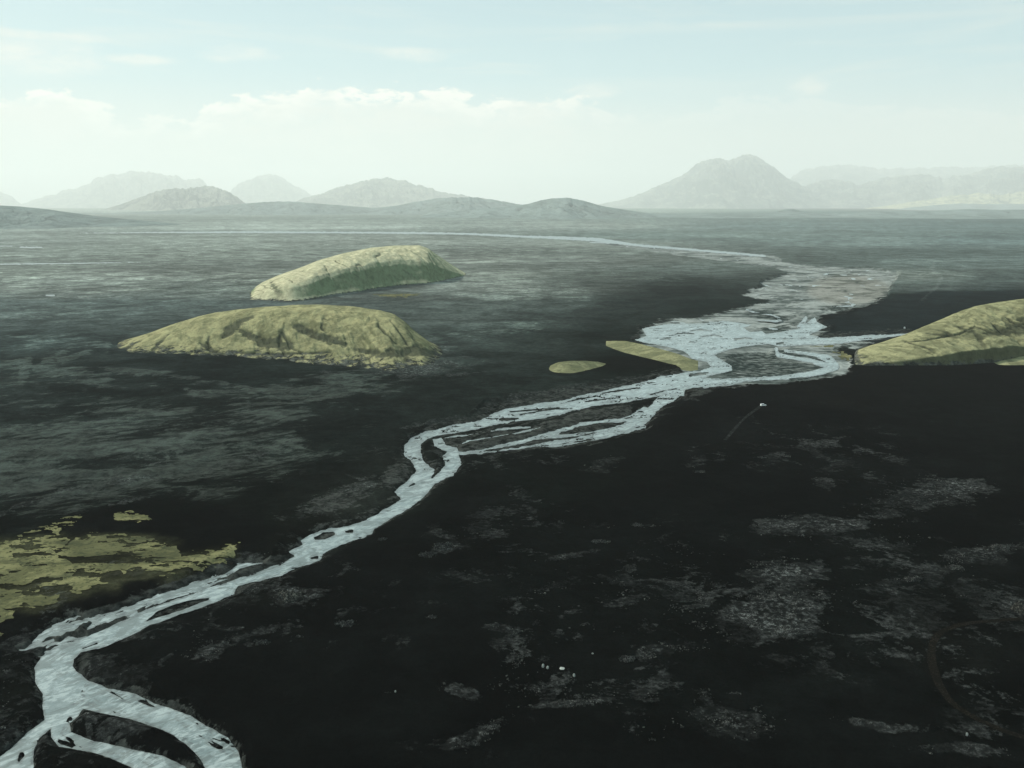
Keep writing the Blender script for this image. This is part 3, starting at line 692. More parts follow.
# ------------------------------------------------------------------ hills (lofted: front foot, ridge, back foot)
def loft(name, ridge, label, mat, front=None, Yr=None, depth=None, back=None, profile=None, gul=.18, L=60., jag=0.0, step=.8, nf=60, nb=24, cat='hill', seed=0, skew=.4, zmin=-2.0, marks=(), foot=0):
    ridge = np.array(ridge, float)
    u = np.arange(ridge[0, 0], ridge[-1, 0] + 1e-6, step); n = len(u)
    vr = np.interp(u, ridge[:, 0], ridge[:, 1])
    ker = np.array([1, 2, 3, 2, 1.]); ker /= ker.sum()
    if n > 12: vr = np.convolve(np.pad(vr, 2, 'edge'), ker, 'valid')
    if front is not None:
        front = np.array(front, float)
        vf = np.interp(u, front[:, 0], front[:, 1])
        k9 = np.hanning(25); k9 /= k9.sum(); vf = np.convolve(np.pad(vf, 12, 'edge'), k9, 'valid')
        _, Yf = ground_pt(u, vf)
        shp = np.clip((vf - vr) / max((vf - vr).max(), 1), 0, 1) ** .6
        YR = Yf + depth * shp + 1.5; YB = YR + back * shp + 3
    else:
        YR = np.full(n, float(Yr)) * (1 + .03 * perlin(u / 37 + seed, u * 0 + seed * 3.3)); Zt = np.maximum(at_depth(u, vr, YR)[1], 0); sh_ = (Zt / Zt.max()) ** .6
        Yf = YR - depth * (.02 + .98 * sh_); YB = YR + back * (.02 + .98 * sh_)
    if jag: vr = vr + 4.2 * jag * fbm(u, u * 0 + seed * 7.7, 11, 6, .66, seed) * np.clip((HOR + 2 - vr) / 14, .1, 1)
    Xr, Zr = at_depth(u, vr, YR)
    Zr = np.maximum(Zr, 0)
    Xf = (u - 512) / FPX * (Yf * CP + H * SP)      # camera-space depth of a ground point
    Xb = Xr + (Xr / YR) * (YB - YR)
    rows = []
    prof = profile or (lambda s: s ** 1.0 * (1 - .12 * np.sin(np.pi * s)))
    S = np.linspace(0, 1, nf)[:, None]
    Xg = Xf + (Xr - Xf) * S; Yg = Yf + (YR - Yf) * S
    g = fbm(Xg + skew * (Yg - Yg.mean()), Yg * .28, L, 5, .55, seed + 3, ridged=True)
    g2 = fbm(Xg, Yg, L * .35, 4, .55, seed + 5)
    env = np.sin(np.pi * np.clip(S, 0, 1)) ** .7
    Zg = Zr * (prof(S) + env * (gul * (g - .15) + gul * .35 * g2))
    wv = fbm(Xg, Yg, L * 1.6, 3, .5, seed + 6)
    gn = perlin((Xg + skew * (Yg - Yg.mean()) + .5 * L * wv) / (L * .75) + seed * 3.1, Yg * .22 / L + seed)
    gn2 = perlin((Xg + skew * (Yg - Yg.mean()) + .3 * L * wv) / (L * .28) + seed * 5.1, Yg * .22 / L + seed * 2)
    gl = np.exp(-np.abs(gn) / .06) * sstep(-.25, .2, wv) + .3 * np.exp(-np.abs(gn2) / .10) * sstep(-.05, .3, -wv)
    Zg = Zg - Zr * env * gul * .55 * gl
    if len(marks):
        # scars and hollows seen on this slope
        Zc = np.maximum(Zg, 0) - H
        dpt = Yg * CP - Zc * SP; pu = 512 + Xg / dpt * FPX; pv = 384 - (Yg * SP + Zc * CP) / dpt * FPX
        mk_ = np.zeros(pu.shape)
        for st in marks:
            f_ = stroke_field(pu, pv, st, np.full(pu.shape, -60.0))
            wm_ = max(q[2] for q in st)
            mk_ = np.maximum(mk_, sstep(-.6 * wm_, .7 * wm_, f_ + wm_ * (1.1 * fbm(Xg, Yg, L * .3, 5, .65, seed + 8))))
        gl = np.maximum(gl, mk_); Zg = Zg - 1.4 * mk_ * env
    Sb = np.linspace(0, 1, nb)[1:, None]
    Xh = Xr + (Xb - Xr) * Sb; Yh = YR + (YB - YR) * Sb
    gb = fbm(Xh + skew * (Yh - Yg.mean()), Yh * .28, L, 5, .55, seed + 3, ridged=True)
    Zh = Zr * (.5 + .5 * np.cos(np.pi * Sb)) + Zr * np.sin(np.pi * Sb) * gul * .6 * (gb - .3)
    XX = np.vstack([Xg, Xh]); YY = np.vstack([Yg, Yh]); ZZ = np.vstack([Zg, Zh])
    ZZ = np.maximum(ZZ, -.5); 
    ZZ[:, Zr <= .05] = zmin
    ZZ[0] = zmin; ZZ[-1] = zmin; ZZ[:, 0] = zmin; ZZ[:, -1] = zmin
    o = grid_mesh(name, XX, YY, ZZ, mat, flip=True)
    gv_ = np.zeros(XX.shape); gv_[:nf] = gl * env
    ft_ = np.clip(ZZ / (foot + 1e-6), 0, 1) if foot else np.ones(XX.shape)
    ca2 = o.data.color_attributes.new('gully', 'FLOAT_COLOR', 'POINT')
    ca2.data.foreach_set('color', np.stack([gv_, ft_, gv_, np.ones(XX.shape)], -1).astype(np.float32).ravel())
    tag(o, label, cat, 'structure')
    return o

# front hill: long gentle slope to the left
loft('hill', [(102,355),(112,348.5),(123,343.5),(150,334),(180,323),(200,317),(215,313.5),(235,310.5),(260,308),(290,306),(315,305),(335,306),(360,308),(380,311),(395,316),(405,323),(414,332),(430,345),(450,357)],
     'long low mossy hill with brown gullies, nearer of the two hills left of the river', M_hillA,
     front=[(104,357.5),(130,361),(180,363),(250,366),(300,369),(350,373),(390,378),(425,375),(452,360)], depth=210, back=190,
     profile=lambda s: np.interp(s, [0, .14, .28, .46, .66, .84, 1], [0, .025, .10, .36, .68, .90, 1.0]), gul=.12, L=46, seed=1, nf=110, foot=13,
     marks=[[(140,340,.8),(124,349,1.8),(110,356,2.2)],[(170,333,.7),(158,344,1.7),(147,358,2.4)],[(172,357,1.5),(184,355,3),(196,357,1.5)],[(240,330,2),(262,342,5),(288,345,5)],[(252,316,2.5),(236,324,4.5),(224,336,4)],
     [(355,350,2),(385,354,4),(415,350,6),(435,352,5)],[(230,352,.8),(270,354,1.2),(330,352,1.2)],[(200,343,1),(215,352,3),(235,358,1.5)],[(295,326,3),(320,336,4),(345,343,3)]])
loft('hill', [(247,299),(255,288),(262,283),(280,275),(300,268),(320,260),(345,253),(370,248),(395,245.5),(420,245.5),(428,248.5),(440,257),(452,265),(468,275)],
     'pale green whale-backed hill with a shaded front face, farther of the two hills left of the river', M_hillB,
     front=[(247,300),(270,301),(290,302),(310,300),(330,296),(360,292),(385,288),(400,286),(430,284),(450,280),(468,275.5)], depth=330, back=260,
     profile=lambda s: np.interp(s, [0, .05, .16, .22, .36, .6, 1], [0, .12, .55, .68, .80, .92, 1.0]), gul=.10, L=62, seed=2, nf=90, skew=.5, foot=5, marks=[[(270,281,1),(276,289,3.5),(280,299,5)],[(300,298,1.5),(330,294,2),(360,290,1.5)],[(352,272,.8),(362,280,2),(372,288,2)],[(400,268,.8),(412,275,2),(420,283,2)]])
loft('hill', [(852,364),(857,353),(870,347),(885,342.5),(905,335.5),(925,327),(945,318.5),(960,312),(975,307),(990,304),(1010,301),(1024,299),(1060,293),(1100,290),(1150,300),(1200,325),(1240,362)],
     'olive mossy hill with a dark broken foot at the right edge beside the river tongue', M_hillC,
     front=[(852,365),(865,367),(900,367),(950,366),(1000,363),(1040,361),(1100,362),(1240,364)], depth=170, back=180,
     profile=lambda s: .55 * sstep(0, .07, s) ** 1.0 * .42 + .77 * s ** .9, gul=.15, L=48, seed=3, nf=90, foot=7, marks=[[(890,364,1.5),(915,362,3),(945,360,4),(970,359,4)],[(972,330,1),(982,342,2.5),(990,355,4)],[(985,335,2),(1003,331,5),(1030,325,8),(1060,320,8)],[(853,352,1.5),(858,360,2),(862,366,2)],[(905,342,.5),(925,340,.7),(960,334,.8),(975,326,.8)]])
loft('hill', [(985,365),(996,360),(1006,353),(1016,349),(1030,345),(1060,341),(1100,348),(1140,366)],
     'small smooth mossy spur in front of the olive hill at the right edge', M_hillC,
     front=[(985,366),(1024,366),(1100,367),(1140,368)], depth=70, back=80, gul=.08, L=40, seed=4)
loft('bank', [(547,375),(550,366),(558,362.5),(570,361),(585,361),(598,362),(606,364),(612,367)],
     'small smooth yellow mossy mound alone on black sand left of the river lobe', M_bank,
     front=[(547,376),(555,378),(570,378),(590,374),(612,367.6)], depth=50, back=20, gul=.08, L=22, seed=5, nf=40, foot=2.6, step=.6, zmin=-1, cat='bank')
loft('bank', [(602,343),(612,341),(625,341),(640,344),(660,349),(678,354),(690,359),(700,364),(707,368)],
     'long yellow mossy bank sloping down to the river lobe', M_bank,
     front=[(602,344),(612,348),(625,353),(650,361),(675,369),(690,371.5),(707,368.6)], depth=70, back=20, gul=.08, L=22, seed=6, nf=40, foot=2.2, step=.6, zmin=-1, cat='bank')

# far mountains and ranges
K = 1000.
def mtn(ridge, Yr, label, mat=None, depth=.18, back=.15, gul=.22, L=None, jag=1.0, seed=0, cat='mountain', name='mountain', prof=None):
    Yk = Yr * K * (1.0 + .55 * min(1, max(0, (Yr - 8) / 20)))
    loft(name, ridge, label, mat or M_mount, Yr=Yk, depth=Yk * depth, back=Yk * back, gul=gul * 1.7, L=L or Yk * .030, jag=jag, step=.7, nf=70, nb=10, cat=cat, seed=seed,
         profile=prof or (lambda s: s ** 1.25), zmin=-3)
mtn([(-80,196),(-30,188),(0,192),(10,196),(22,204)], 50, 'hazy mountain shoulder at the left edge', seed=12)
mtn([(10,206),(25,203),(45,196),(65,190),(90,184),(97,178),(110,174),(130,171),(150,171),(165,175),(185,179),(199,177),(207,186),(220,192),(240,205)], 46, 'broad hazy mountain at far left with a flat top', seed=13)
mtn([(222,205),(232,190),(240,184),(250,178),(262,176),(270,174),(280,177),(292,184),(305,190),(322,204)], 52, 'small pale far mountain between the two left massifs', seed=14)
mtn([(95,212),(105,209),(125,203),(140,197),(155,192),(170,188),(185,189),(205,186),(215,187),(225,190),(235,196),(245,203),(262,210)], 24, 'grey mountain with a broken flat summit in front of the broad hazy one', seed=15, gul=.28)
mtn([(285,207),(300,200),(325,191),(345,186),(360,182),(375,179),(385,178),(400,180),(415,185),(430,188),(445,193),(470,196),(490,200),(515,207)], 31, 'rounded grey mountain left of centre on the horizon', seed=16)
mtn([(580,209),(600,204),(625,199),(645,192),(655,187),(665,183),(680,176),(690,170),(700,163),(708,159.5),(720,159),(728,161),(738,157),(750,155),(757,157),(765,162),(775,168),(785,177),(800,184),(815,190),(840,200),(860,208)], 38, 'tall twin-topped mountain right of centre, highest on the horizon', seed=17, gul=.26, jag=.8)
mtn([(770,195),(785,182),(800,171),(830,166),(850,164),(870,167),(900,169),(950,167),(990,167),(1024,165),(1060,162),(1120,170),(1200,190)], 55, 'pale far range behind the right-hand mountains', seed=18)
mtn([(780,207),(792,196),(805,186),(820,181),(840,180),(860,184),(880,180),(900,176),(920,175),(945,178),(960,176),(980,172),(1000,168),(1024,168),(1060,161),(1120,168),(1200,200)], 39, 'long uneven grey range at the right of the horizon', seed=19, gul=.28)
mtn([(860,209),(885,206),(905,203),(930,199),(950,196),(980,193),(1000,195),(1024,191),(1060,190),(1120,206)], 30, 'sunlit yellowish slopes at the right edge of the horizon', M_mpale, seed=20, gul=.2, jag=.8, depth=.10, cat='hill', name='hill')
mtn([(890,210),(910,207.5),(940,204.5),(960,203.5),(1000,204),(1024,204),(1100,206),(1160,210)], 25, 'low dark ridge below the sunlit slopes at the right', M_mlow, seed=21, jag=.4, cat='hill', name='hill')
mtn([(-100,198),(-40,201),(0,205.5),(20,206.5),(45,209),(70,212.5),(95,216),(125,219),(160,222),(190,225)], 8.5, 'low dark slope reaching in from the left edge under the mountains', M_mlow, seed=22, jag=.3, gul=.08, cat='hill', name='hill', depth=.25)
mtn([(60,213),(110,213),(160,211),(200,208),(240,204),(265,202),(290,201.5),(310,203),(350,206),(375,208),(395,206),(420,201),(440,198),(460,197),(480,198),(500,201),(530,206),(590,211),(660,214)], 16, 'wide grey foothills below the left mountains', M_mlow, seed=23, jag=.7, gul=.16, cat='hill', name='hill')
mtn([(420,216),(450,212),(480,209),(505,207),(528,204),(542,200),(555,198),(570,198),(585,201),(600,205.5),(620,209),(650,213.5),(690,217)], 12.5, 'dark pointed low hill in the middle of the horizon', M_mlow, seed=24, jag=.4, gul=.14, cat='hill', name='hill')
mtn([(640,217),(700,213.5),(740,213),(790,212),(840,213.5),(880,211.5),(930,211),(970,209),(1000,210),(1060,209),(1120,211),(1180,216)], 12.8, 'thin dark rise along the right-hand edge of the plain', M_mlow, seed=26, jag=.4, gul=.1, cat='hill', name='hill')
mtn([(765,214),(775,212),(785,209.5),(793,209),(801,211),(812,212.5),(825,214)], 13.5, 'tiny knoll on the dark plain below the tall mountain', M_mlow, seed=25, jag=.2, gul=.1, depth=.03, back=.03, cat='hill', name='hill')

# ------------------------------------------------------------------ tracks
def ribbon(name, pts, half, mat, label):
    pts = np.array(pts, float); t = np.linspace(0, len(pts) - 1, len(pts) * 10)
    k = np.arange(len(pts)); u = np.interp(t, k, pts[:, 0]); v = np.interp(t, k, pts[:, 1])
    ker = np.ones(9) / 9; u = np.convolve(np.pad(u, 4, 'edge'), ker, 'valid'); v = np.convolve(np.pad(v, 4, 'edge'), ker, 'valid')
    x, y = ground_pt(u, v); dx, dy = np.gradient(x), np.gradient(y); l = np.hypot(dx, dy); nx, ny = -dy / l, dx / l
    w = half * (1 + .35 * perlin(t * .7, t * 0 + half))
    offs = np.array([-1, -.35, .35, 1])[:, None]
    XX = x + nx * w * offs; YY = y + ny * w * offs; ZZ = ground_z(XX, YY) + .25
    o = grid_mesh(name, XX, YY, ZZ, mat, flip=False)
    nzm = o.data.polygons[0].normal.z
    if nzm < 0: o.data.flip_normals()
    tag(o, label, 'track', 'structure')
M_tr1 = mat_rock('brown_track', rgb(.008, .0075, .006), rgb(.022, .019, .014), .3)
M_tr2 = mat_rock('worn_track', rgb(.014, .016, .015), rgb(.045, .05, .046), .15)
ribbon('track', [(1100,622),(1060,626),(1024,628),(990,630),(960,633),(940,640),(932,650),(930,665),(936,690),(950,712),(975,728),(1005,742),(1040,752),(1100,775)], 1.3, M_tr1, 'brown dirt track curving round the dark sand at lower right')
ribbon('track', [(763,408),(756,414),(748,420),(740,427),(732,436),(724,446)], 1.3, M_tr2, 'faint grey wheel track leading away from the white car on dark sand')

# ------------------------------------------------------------------ rocks
def ico():
    t = (1 + 5 ** .5) / 2
    v = np.array([(-1,t,0),(1,t,0),(-1,-t,0),(1,-t,0),(0,-1,t),(0,1,t),(0,-1,-t),(0,1,-t),(t,0,-1),(t,0,1),(-t,0,-1),(-t,0,1)], float)
    v /= np.linalg.norm(v[0])
    f = np.array([(0,11,5),(0,5,1),(0,1,7),(0,7,10),(0,10,11),(1,5,9),(5,11,4),(11,10,2),(10,7,6),(7,1,8),(3,9,4),(3,4,2),(3,2,6),(3,6,8),(3,8,9),(4,9,5),(2,4,11),(6,2,10),(8,6,7),(9,8,1)])
    return v, f
IV, IF = ico()
def rocks_mesh(name, x, y, z, s, mat):
    n = len(x)
    v = IV[None] * rng.uniform(.55, 1.25, (n, 12, 1)) * np.stack([s * rng.uniform(.8, 1.7, n), s * rng.uniform(.8, 1.4, n), s * rng.uniform(.5, 1.0, n)], -1)[:, None]
    a = rng.uniform(0, 6.28, n); c, sn = np.cos(a)[:, None], np.sin(a)[:, None]
    vx = v[..., 0] * c - v[..., 1] * sn + x[:, None]; vy = v[..., 0] * sn + v[..., 1] * c + y[:, None]; vz = v[..., 2] + (z + s * .15)[:, None]
    f = IF[None] + (np.arange(n) * 12)[:, None, None]
    return mesh_np(name, np.stack([vx, vy, vz], -1).reshape(-1, 3), f.ravel(), np.full(n * 20, 3), mat, smooth=False)
# loose lava stones inside the rough fields
cu = rng.uniform(-20, 1044, 900000); cv = rng.uniform(380, 800, 900000)
d = rough_field(cu, cv); cx, cy = ground_pt(cu, cv)
cl = fbm(cx, cy, 9, 4, .7, 71) + .6 * fbm(cx, cy, 40, 3, .6, 72)
prob = np.clip(d, 0, 1) ** 1.6 * sstep(.05, .6, cl) * .75
rr_ = bilin(FR_n, np.clip(cu, -59, 920), np.clip(cv, 229, 860))
ok = (rng.uniform(0, 1, len(cu)) < prob) & ((rr_ < -1.5) | (cu > 500) & (cv > 460))
cx, cy = cx[ok], cy[ok]
ss = rng.lognormal(-1.8, .5, ok.sum()) * (1 + .0006 * cy)
stones = rocks_mesh('stones', cx, cy, ground_z(cx, cy), ss, M_rock)
print('stones', ok.sum())
tag(stones, 'loose pale lichen-covered lava stones scattered in fields over the black sand', 'stones', 'stuff')

def outcrop(u, v, wpx, hpx, label, seed, mat=None, tall=1.0):
    """rugged crust of rock standing a metre or two above the sand"""
    x0, y0 = ground_pt(u, v); D = math.sqrt(x0 ** 2 + y0 ** 2 + H * H); mpp = D / FPX
    rx = wpx * mpp; ry = hpx * mpp * D / H * .8
    n = 64
    a, b = np.meshgrid(np.linspace(-1, 1, n), np.linspace(-1, 1, n))
    r_ = np.hypot(a, b); th = np.arctan2(b, a)
    rim = 1 + .5 * perlin(np.cos(th) * 1.7 + seed, np.sin(th) * 1.7 + seed * 2)
    e = np.clip(1 - (r_ / .85 / rim) ** 2, 0, 1)
    xx = a * rx; yy = b * ry
    q = fbm(xx, yy, max(rx, ry) * .35, 5, .68, seed, ridged=True)
    hh = tall * min(rx, ry) * .5
    e = np.clip(e + 1.5 * fbm(xx, yy, max(rx, ry) * .35, 6, .78, seed + 9) - .42, 0, 1) * (r_ < .97)
    zz = e ** .5 * hh * (.45 + .75 * np.clip(q + .25, 0, 1.3)) - .35 + fbm(xx, yy, 1.5, 2, .5, seed) * .25 * e
    zz = np.where(e <= 0, -.9, zz)
    g = ground_z(xx + x0, yy + y0)
    o = grid_mesh('rock_outcrop', xx, yy, zz + (g - float(ground_z(x0, y0))), mat or M_rock, flip=True)
    o.location = (x0, y0, float(ground_z(x0, y0)))
    if o.data.polygons[0].normal.z < 0: o.data.flip_normals()
    for p_ in o.data.polygons: p_.use_smooth = False
    tag(o, label, 'rock', None, 'pale rock outcrops on the black sand')
    return o
OC = [(346,631,13,4.5,'pale jagged outcrop alone on black sand right of the lower river'),
 (292,605,18,7,'largest tan rock outcrop just below the river bend'),
 (263,650,10,4,'low grey outcrop between the small dry channel and the lone jagged one'),
 (299,644,6,2.2,'tiny pale rock just left of the lone jagged outcrop'),
 (427,561,12,4,'left end of a sloping pair of rough pale rocks below the river stem'),
 (443,553,12,5,'upper end of a sloping pair of rough pale rocks below the river stem'),
 (432,624,8,3,'small double-humped pale rock in the middle of the black sand'),
 (382,545,6,2.6,'small round pale stone near the outer curve of the river stem'),
 (492,632,11,3.6,'arched pale outcrop left half, above the stone group in the lower middle'),
 (515,638,9,4,'arched pale outcrop right half, above the stone group in the lower middle'),
 (388,701,6,2,'tiny low pale rock at lower left of the black expanse'),
 (628,665,13,5,'bright speckled outcrop at the head of a lava field in the lower centre'),
 (470,752,14,4.5,'long bright outcrop at the bottom edge of the picture'),
 (493,735,10,4,'knobbly outcrop above the long one at the bottom edge'),
 (652,748,7,2.6,'small pale rock at the bottom right of centre'),
 (735,700,9,2.6,'thin bright rock at the left rim of the lower right lava field'),
 (912,588,12,3.4,'bright rock on the lower rim of the upper right lava field'),
 (955,576,10,3.4,'lower end of the slanting bright outcrop near the right edge'),
 (1000,556,14,3.6,'upper end of the slanting bright outcrop near the right edge'),
 (858,732,10,3,'pale rock in the thin line of stones at the bottom right'),
 (1020,619,9,6,'smooth grey boulder cut by the right edge beside the brown track'),
 (785,461,7,1.5,'small flat pale rock on dark sand below the river lobe'),
 (762,463,6,1.2,'smaller flat pale rock just left of another below the river lobe'),
 (700,478,9,1.6,'thin pale rock ledge on the dark sand right of centre'),
 (600,547,12,3,'pale rock in the upper middle lava streak'),
 (637,531,8,2.4,'small pale rock right of the upper middle lava streak')]
for i, (u, v, w, h, lab) in enumerate(OC):
    outcrop(u, v, w, h, lab, 1.37 * i + .5, M_tan if i in (1, 20) else M_rock, .8 if i != 20 else 1.6)

M_pale = mat_simple('pale_stone', (.30, .32, .29), .9, .2, 3, .2)
STN = [(543,673,.55,1.5,'tall upright pale stone, left one of a close pair in the lower middle'),(547.5,674.5,.5,1.2,'short upright pale stone, right one of the close pair in the lower middle'),
       (562,674.5,1.2,.5,'flat pale stone lying right of the close upright pair'),(574,682.5,.5,1.3,'upright grey stone below and right of the flat pale one'),
       (592.5,659.5,.45,.5,'small round pale stone above the group of upright stones'),(395.5,700.5,.35,.7,'tiny pale stone just right of a low rock at lower left'),
       (966,745,.4,1.3,'lone upright pale stone beside the lower right track')]
for i, (u, v, wd, ht, lab) in enumerate(STN):
    x0, y0 = ground_pt(u, v)
    vv = IV * rng.uniform(.8, 1.15, (12, 1)) * np.array([wd, wd, ht * .62]) + np.array([0, 0, ht * .45])
    o = mesh_np('stone', vv, IF.ravel(), np.full(20, 3), M_pale, smooth=False)
    o.location = (x0, y0, float(ground_z(x0, y0)))
    tag(o, lab, 'stone', None, 'pale single stones on the black sand')

# ------------------------------------------------------------------ cars
M_white = mat_simple('white_paint', (.80, .82, .80), .3, .6, 1, .02)
M_glass = mat_simple('dark_glass', (.02, .025, .03), .1, .6, 1, .05)
M_tyre = mat_simple('black_rubber', (.02, .02, .02), .8, .3, 1, .1)
M_steel = mat_simple('grey_steel', (.4, .4, .4), .35, .6, 1, .1)
M_lamp = mat_simple('lamp_lens', (.7, .7, .65), .15, .7, 1, .02)
def prism(prof, half, inset=None):
    """side profile (x,z) extruded across y"""
    n = len(prof); v = [(x, -half * (k if inset else 1), z) for (x, z), k in zip(prof, inset or [1] * n)] + [(x, half * (k if inset else 1), z) for (x, z), k in zip(prof, inset or [1] * n)]
    fl = []; ft = []
    fl += list(range(n)); ft.append(n); fl += [n + i for i in range(n)][::-1]; ft.append(n)
    for i in range(n):
        j = (i + 1) % n; fl += [i, i + n, j + n, j]; ft.append(4)
    return v, fl, ft
def mk(name, data, mat, parent, loc=(0, 0, 0), bev=.04):
    o = mesh_np(name, np.array(data[0]), data[1], data[2], mat, smooth=False, parent=parent); o.location = loc
    if bev:
        b = o.modifiers.new('bevel', 'BEVEL'); b.width = bev; b.segments = 2
    return o
def cyl(r, w, n=20):
    return prism([(r * math.cos(2 * math.pi * i / n), r * math.sin(2 * math.pi * i / n)) for i in range(n)], w / 2)
def car(u, v, rz, label, s=1.0, van=False):
    x0, y0 = ground_pt(u, v)
    e = bpy.data.objects.new('parked_car', None); COL.objects.link(e)
    e.location = (x0, y0, float(ground_z(x0, y0)) + .05); e.rotation_euler = (0, 0, R(rz)); e.scale = (s, s, s)
    tag(e, label, 'car', None, 'white cars parked on the black sand')
    roof = 1.95 if not van else 2.3
    body = [(-2.35, .45), (2.3, .45), (2.38, .75), (2.32, 1.08), (1.25, 1.18), (-2.3, 1.2), (-2.4, .8)]
    mk('body', prism(body, .95), M_white, e)
    cab = [(1.15, 1.18), (.55, roof - .05), (.35, roof), (-2.1, roof), (-2.27, roof - .1), (-2.3, 1.18)]
    mk('cabin', prism(cab, .88, [1, .88, .86, .86, .88, 1]), M_white, e)
    mk('windscreen', prism([(1.14, 1.24), (.62, roof - .12), (.58, roof - .14), (1.08, 1.22)], .72), M_glass, e, (.05, 0, 0), 0)
    for sy in (-1, 1):
        mk('side_window', prism([(.95, 1.25), (.45, roof - .2), (-2.05, roof - .2), (-2.1, 1.25)], .02), M_glass, e, (0, sy * .885, 0), 0)
        mk('headlight', prism([(2.3, .82), (2.37, .82), (2.35, 1.0), (2.3, 1.0)], .16), M_lamp, e, (.01, sy * .7, 0), 0)
        for wx_ in (-1.5, 1.45):
            t = mk('wheel', cyl(.45, .28), M_tyre, e, (wx_, sy * .86, .42))
            mk('rim', cyl(.25, .30, 14), M_steel, t, (0, sy * .02, 0), 0)
car(763, 410, 12, 'white off-road car at the end of a faint wheel track on dark sand', 1.0)
car(904.5, 329.5, 60, 'small white car on black sand between the river tongue and the olive hill', 1.0, True)

# ------------------------------------------------------------------ haze
def haze():
    x0, x1, y0, y1, z0, z1 = -130000, 130000, -3000, 125000, -9, 4400
    v = [(x, y, z) for x in (x0, x1) for y in (y0, y1) for z in (z0, z1)]
    f = [(0, 1, 3, 2), (4, 6, 7, 5), (0, 4, 5, 1), (2, 3, 7, 6), (0, 2, 6, 4), (1, 5, 7, 3)]
    m = NT('haze_air')
    pv = m.n('ShaderNodeVolumePrincipled'); m.set(pv, 'Color', rgb(.955, .985, .952)); m.set(pv, 'Density', HZ_D); m.set(pv, 'Anisotropy', .08)
    m.out(None, pv.outputs[0])
    o = mesh_np('haze', np.array(v), np.array(f).ravel(), [4] * 6, m.m, smooth=False)
    tag(o, 'pale haze filling the air over the whole plain', 'haze', 'stuff')
haze()

# ------------------------------------------------------------------ light
SUN_AZ, SUN_EL = R(-58), R(31)
sd = (math.sin(SUN_AZ) * math.cos(SUN_EL), math.cos(SUN_AZ) * math.cos(SUN_EL), math.sin(SUN_EL))
L = bpy.data.lights.new('sun', 'SUN'); L.energy = 4.9; L.angle = R(.6); L.color = (1.0, .965, .89)
lo = bpy.data.objects.new('sun', L); COL.objects.link(lo)
from mathutils import Vector
lo.rotation_euler = Vector(sd).to_track_quat('Z', 'Y').to_euler()

w = bpy.data.worlds.new('World'); sc.world = w
m = NT('', world=w)
sky = m.n('ShaderNodeTexSky', sky_type='NISHITA', sun_disc=False, sun_elevation=SUN_EL, sun_rotation=SUN_AZ, altitude=300, air_density=1.0, dust_density=1.6, ozone_density=1.0)
tc = m.n('ShaderNodeTexCoord').outputs['Generated']
sx = m.n('ShaderNodeSeparateXYZ', {0: tc})
hx, hy, hz = sx.outputs
hor = m.math('SQRT', m.math('ADD', m.math('MULTIPLY', hx, hx), m.math('MULTIPLY', hy, hy)))
el = m.math('DIVIDE', hz, m.math('MAXIMUM', hor, .001))            # tangent of the elevation
azt = m.math('ARCTAN2', hx, hy)
# below the horizon the sky keeps its horizon tone
zc = m.math('MAXIMUM', hz, .012)
vec = m.n('ShaderNodeCombineXYZ', {0: hx, 1: hy, 2: zc}).outputs[0]
m.set(sky, 'Vector', vec)
SKYK = .07; EX = 2 ** .4
base = m.mix(1.0, sky.outputs[0], rgb(.90, 1.03, .97), 'MULTIPLY')
cv_ = m.n('ShaderNodeCombineXYZ', {0: azt, 1: m.math('MULTIPLY', el, 2.6), 2: .3}).outputs[0]
puff = m.noise(cv_, 13, 9, .56, .25)
puff2 = m.noise(m.n('ShaderNodeCombineXYZ', {0: azt, 1: m.math('MULTIPLY', el, 2.2), 2: 7.7}).outputs[0], 36, 6, .6, .3)
wisp = m.noise(m.n('ShaderNodeCombineXYZ', {0: azt, 1: m.math('MULTIPLY', el, 9), 2: 4.0}).outputs[0], 3.2, 7, .6, .6)
# height of the top of the cumulus bank over azimuth (tan elevation), from u = -100 .. 1124
fc = m.n('ShaderNodeFloatCurve'); c = fc.mapping.curves[0]
bank_pts = [(-120,112),(0,112),(40,106),(75,106),(110,120),(150,128),(190,128),(222,110),(262,105),(300,103),(322,92),(352,94),(400,96),(450,96),(480,102),(540,101),(578,101),(610,116),(680,116),(760,106),(800,104),(860,118),(940,120),(1024,122),(1150,118)]
def az01(u): return (math.atan((u - 512) / FPX) + 1.0) / 2.0
pts = [(az01(u), (205 - v) / FPX / .2) for u, v in bank_pts]
c.points[0].location = (0, .45); c.points[1].location = (1, .45)
for p_ in pts: c.points.new(*p_)
fc.mapping.update()
m.set(fc, 'Value', m.math('MULTIPLY', m.math('ADD', azt, 1.0), .5))
top = m.math('MULTIPLY', fc.outputs[0], .2)
puff3 = m.noise(m.n('ShaderNodeCombineXYZ', {0: azt, 1: m.math('MULTIPLY', el, 1.6), 2: 2.2}).outputs[0], 95, 5, .6, .2)
dd = m.math('SUBTRACT', top, el)
dd = m.math('ADD', dd, m.math('MULTIPLY', m.math('SUBTRACT', puff, .5), .055))
dd = m.math('ADD', dd, m.math('MULTIPLY', m.math('SUBTRACT', puff2, .5), .036))
dd = m.math('ADD', dd, m.math('MULTIPLY', m.math('SUBTRACT', puff3, .5), .014))
bankm = m.ramp(dd, -.001, .009)
crest = m.math('MULTIPLY', m.ramp(dd, .0, .006), m.ramp(dd, .006, .030, 1, 0))
left = m.ramp(azt, .02, .13, 1, .16)                                # the bank thins out to the right
gap = m.math('ABSOLUTE', m.math('ADD', azt, .355)); gap = m.ramp(gap, .015, .07, .45, 1)   # a weaker stretch between the two heaps
left = m.math('MULTIPLY', left, gap)
wm = m.math('MULTIPLY', m.ramp(wisp, .46, .68), m.math('MULTIPLY', m.ramp(el, .10, .13), m.ramp(el, .24, .16)))
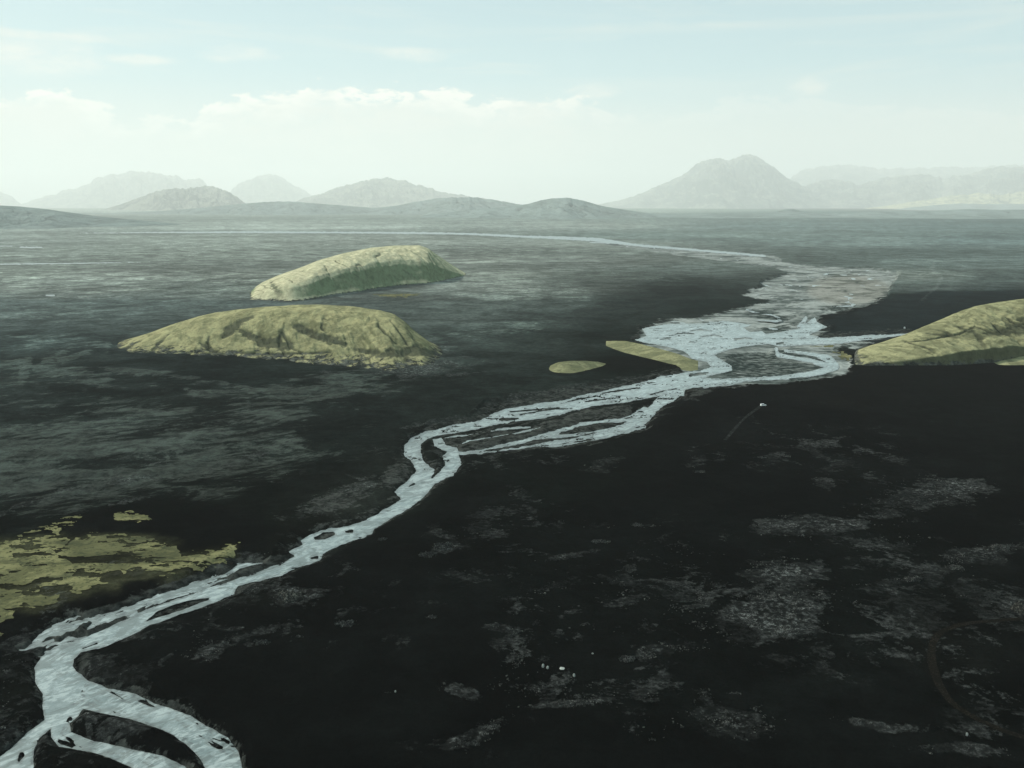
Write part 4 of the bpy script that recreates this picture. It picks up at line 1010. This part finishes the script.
def spot(u_, v_, wu_, wv_):
    a_ = m.math('DIVIDE', m.math('SUBTRACT', azt, math.atan((u_ - 512) / FPX)), wu_ / FPX)
    b_ = m.math('DIVIDE', m.math('SUBTRACT', el, (205 - v_) / FPX), wv_ / FPX)
    r_ = m.math('SQRT', m.math('ADD', m.math('MULTIPLY', a_, a_), m.math('MULTIPLY', b_, b_)))
    return m.ramp(m.math('ADD', r_, m.math('MULTIPLY', m.math('SUBTRACT', puff, .5), -2.2)), .25, 1.05, 1, 0)
high = 0.0
for q in [(30,78,95,22),(155,77,45,6),(250,68,42,12),(415,65,50,8),(60,62,70,6),(590,98,30,10),(800,100,26,12)]:
    high = m.math('MAXIMUM', high, spot(*q))
HAZW = rgb(.84 / SKYK / EX, .84 / SKYK / EX, .76 / SKYK / EX)
veil = m.ramp(el, .0, .32, .96, .55)
col = m.mix(veil, base, rgb(.50 / SKYK / EX, .74 / SKYK / EX, .80 / SKYK / EX))
lowv = m.ramp(el, .055, .135, 1, 0)                                 # milky air near the horizon
col = m.mix(m.math('MULTIPLY', lowv, .7), col, rgb(.78 / SKYK / EX, .79 / SKYK / EX, .71 / SKYK / EX))
line = m.math('MULTIPLY', m.ramp(m.math('ABSOLUTE', m.math('SUBTRACT', el, m.math('ADD', .172, m.math('MULTIPLY', m.math('SUBTRACT', wisp, .5), .02)))), .0, .007, 1, 0), m.ramp(azt, -.1, .1))
col = m.mix(m.math('MULTIPLY', m.math('ADD', m.math('MULTIPLY', wm, .35), m.math('MULTIPLY', line, .18)), 1.0), col, HAZW)
col = m.mix(m.math('MULTIPLY', high, m.ramp(puff2, .3, .7, .25, .75)), col, rgb(.90 / SKYK / EX, .90 / SKYK / EX, .83 / SKYK / EX))
inner = m.ramp(m.math('ADD', m.math('MULTIPLY', puff2, .5), m.math('MULTIPLY', puff, .5)), .38, .60, .42, .85)
col = m.mix(m.math('MULTIPLY', bankm, m.math('MULTIPLY', left, inner)), col, rgb(.86 / SKYK / EX, .85 / SKYK / EX, .78 / SKYK / EX))
col = m.mix(m.math('MULTIPLY', crest, m.math('MULTIPLY', left, m.ramp(puff2, .38, .58, .15, 1.0))), col, rgb(1.10 / SKYK / EX, 1.05 / SKYK / EX, .96 / SKYK / EX))
bg = m.n('ShaderNodeBackground'); m.set(bg, 'Color', col); m.set(bg, 'Strength', SKYK)
wo = m.n('ShaderNodeOutputWorld'); m.set(wo, 'Surface', bg.outputs[0])

# ------------------------------------------------------------------ camera and render settings
cam = bpy.data.cameras.new('camera'); cam.sensor_width = 36; cam.lens = FPX / W * 36; cam.clip_start = .5; cam.clip_end = 300000
co = bpy.data.objects.new('camera', cam); COL.objects.link(co)
co.location = (0, 0, H); co.rotation_euler = (math.pi / 2 - P, 0, 0)
sc.camera = co
sc.view_settings.view_transform = 'Standard'; sc.view_settings.look = 'None'; sc.view_settings.exposure = .4; sc.view_settings.gamma = 1
sc.view_settings.use_curve_mapping = False
sc.render.engine = 'CYCLES'
sc.cycles.use_denoising = True
try: sc.cycles.denoiser = 'OPENIMAGEDENOISE'
except Exception: pass
sc.cycles.max_bounces = 4; sc.cycles.diffuse_bounces = 2; sc.cycles.glossy_bounces = 2; sc.cycles.volume_bounces = 2; sc.cycles.transparent_max_bounces = 4
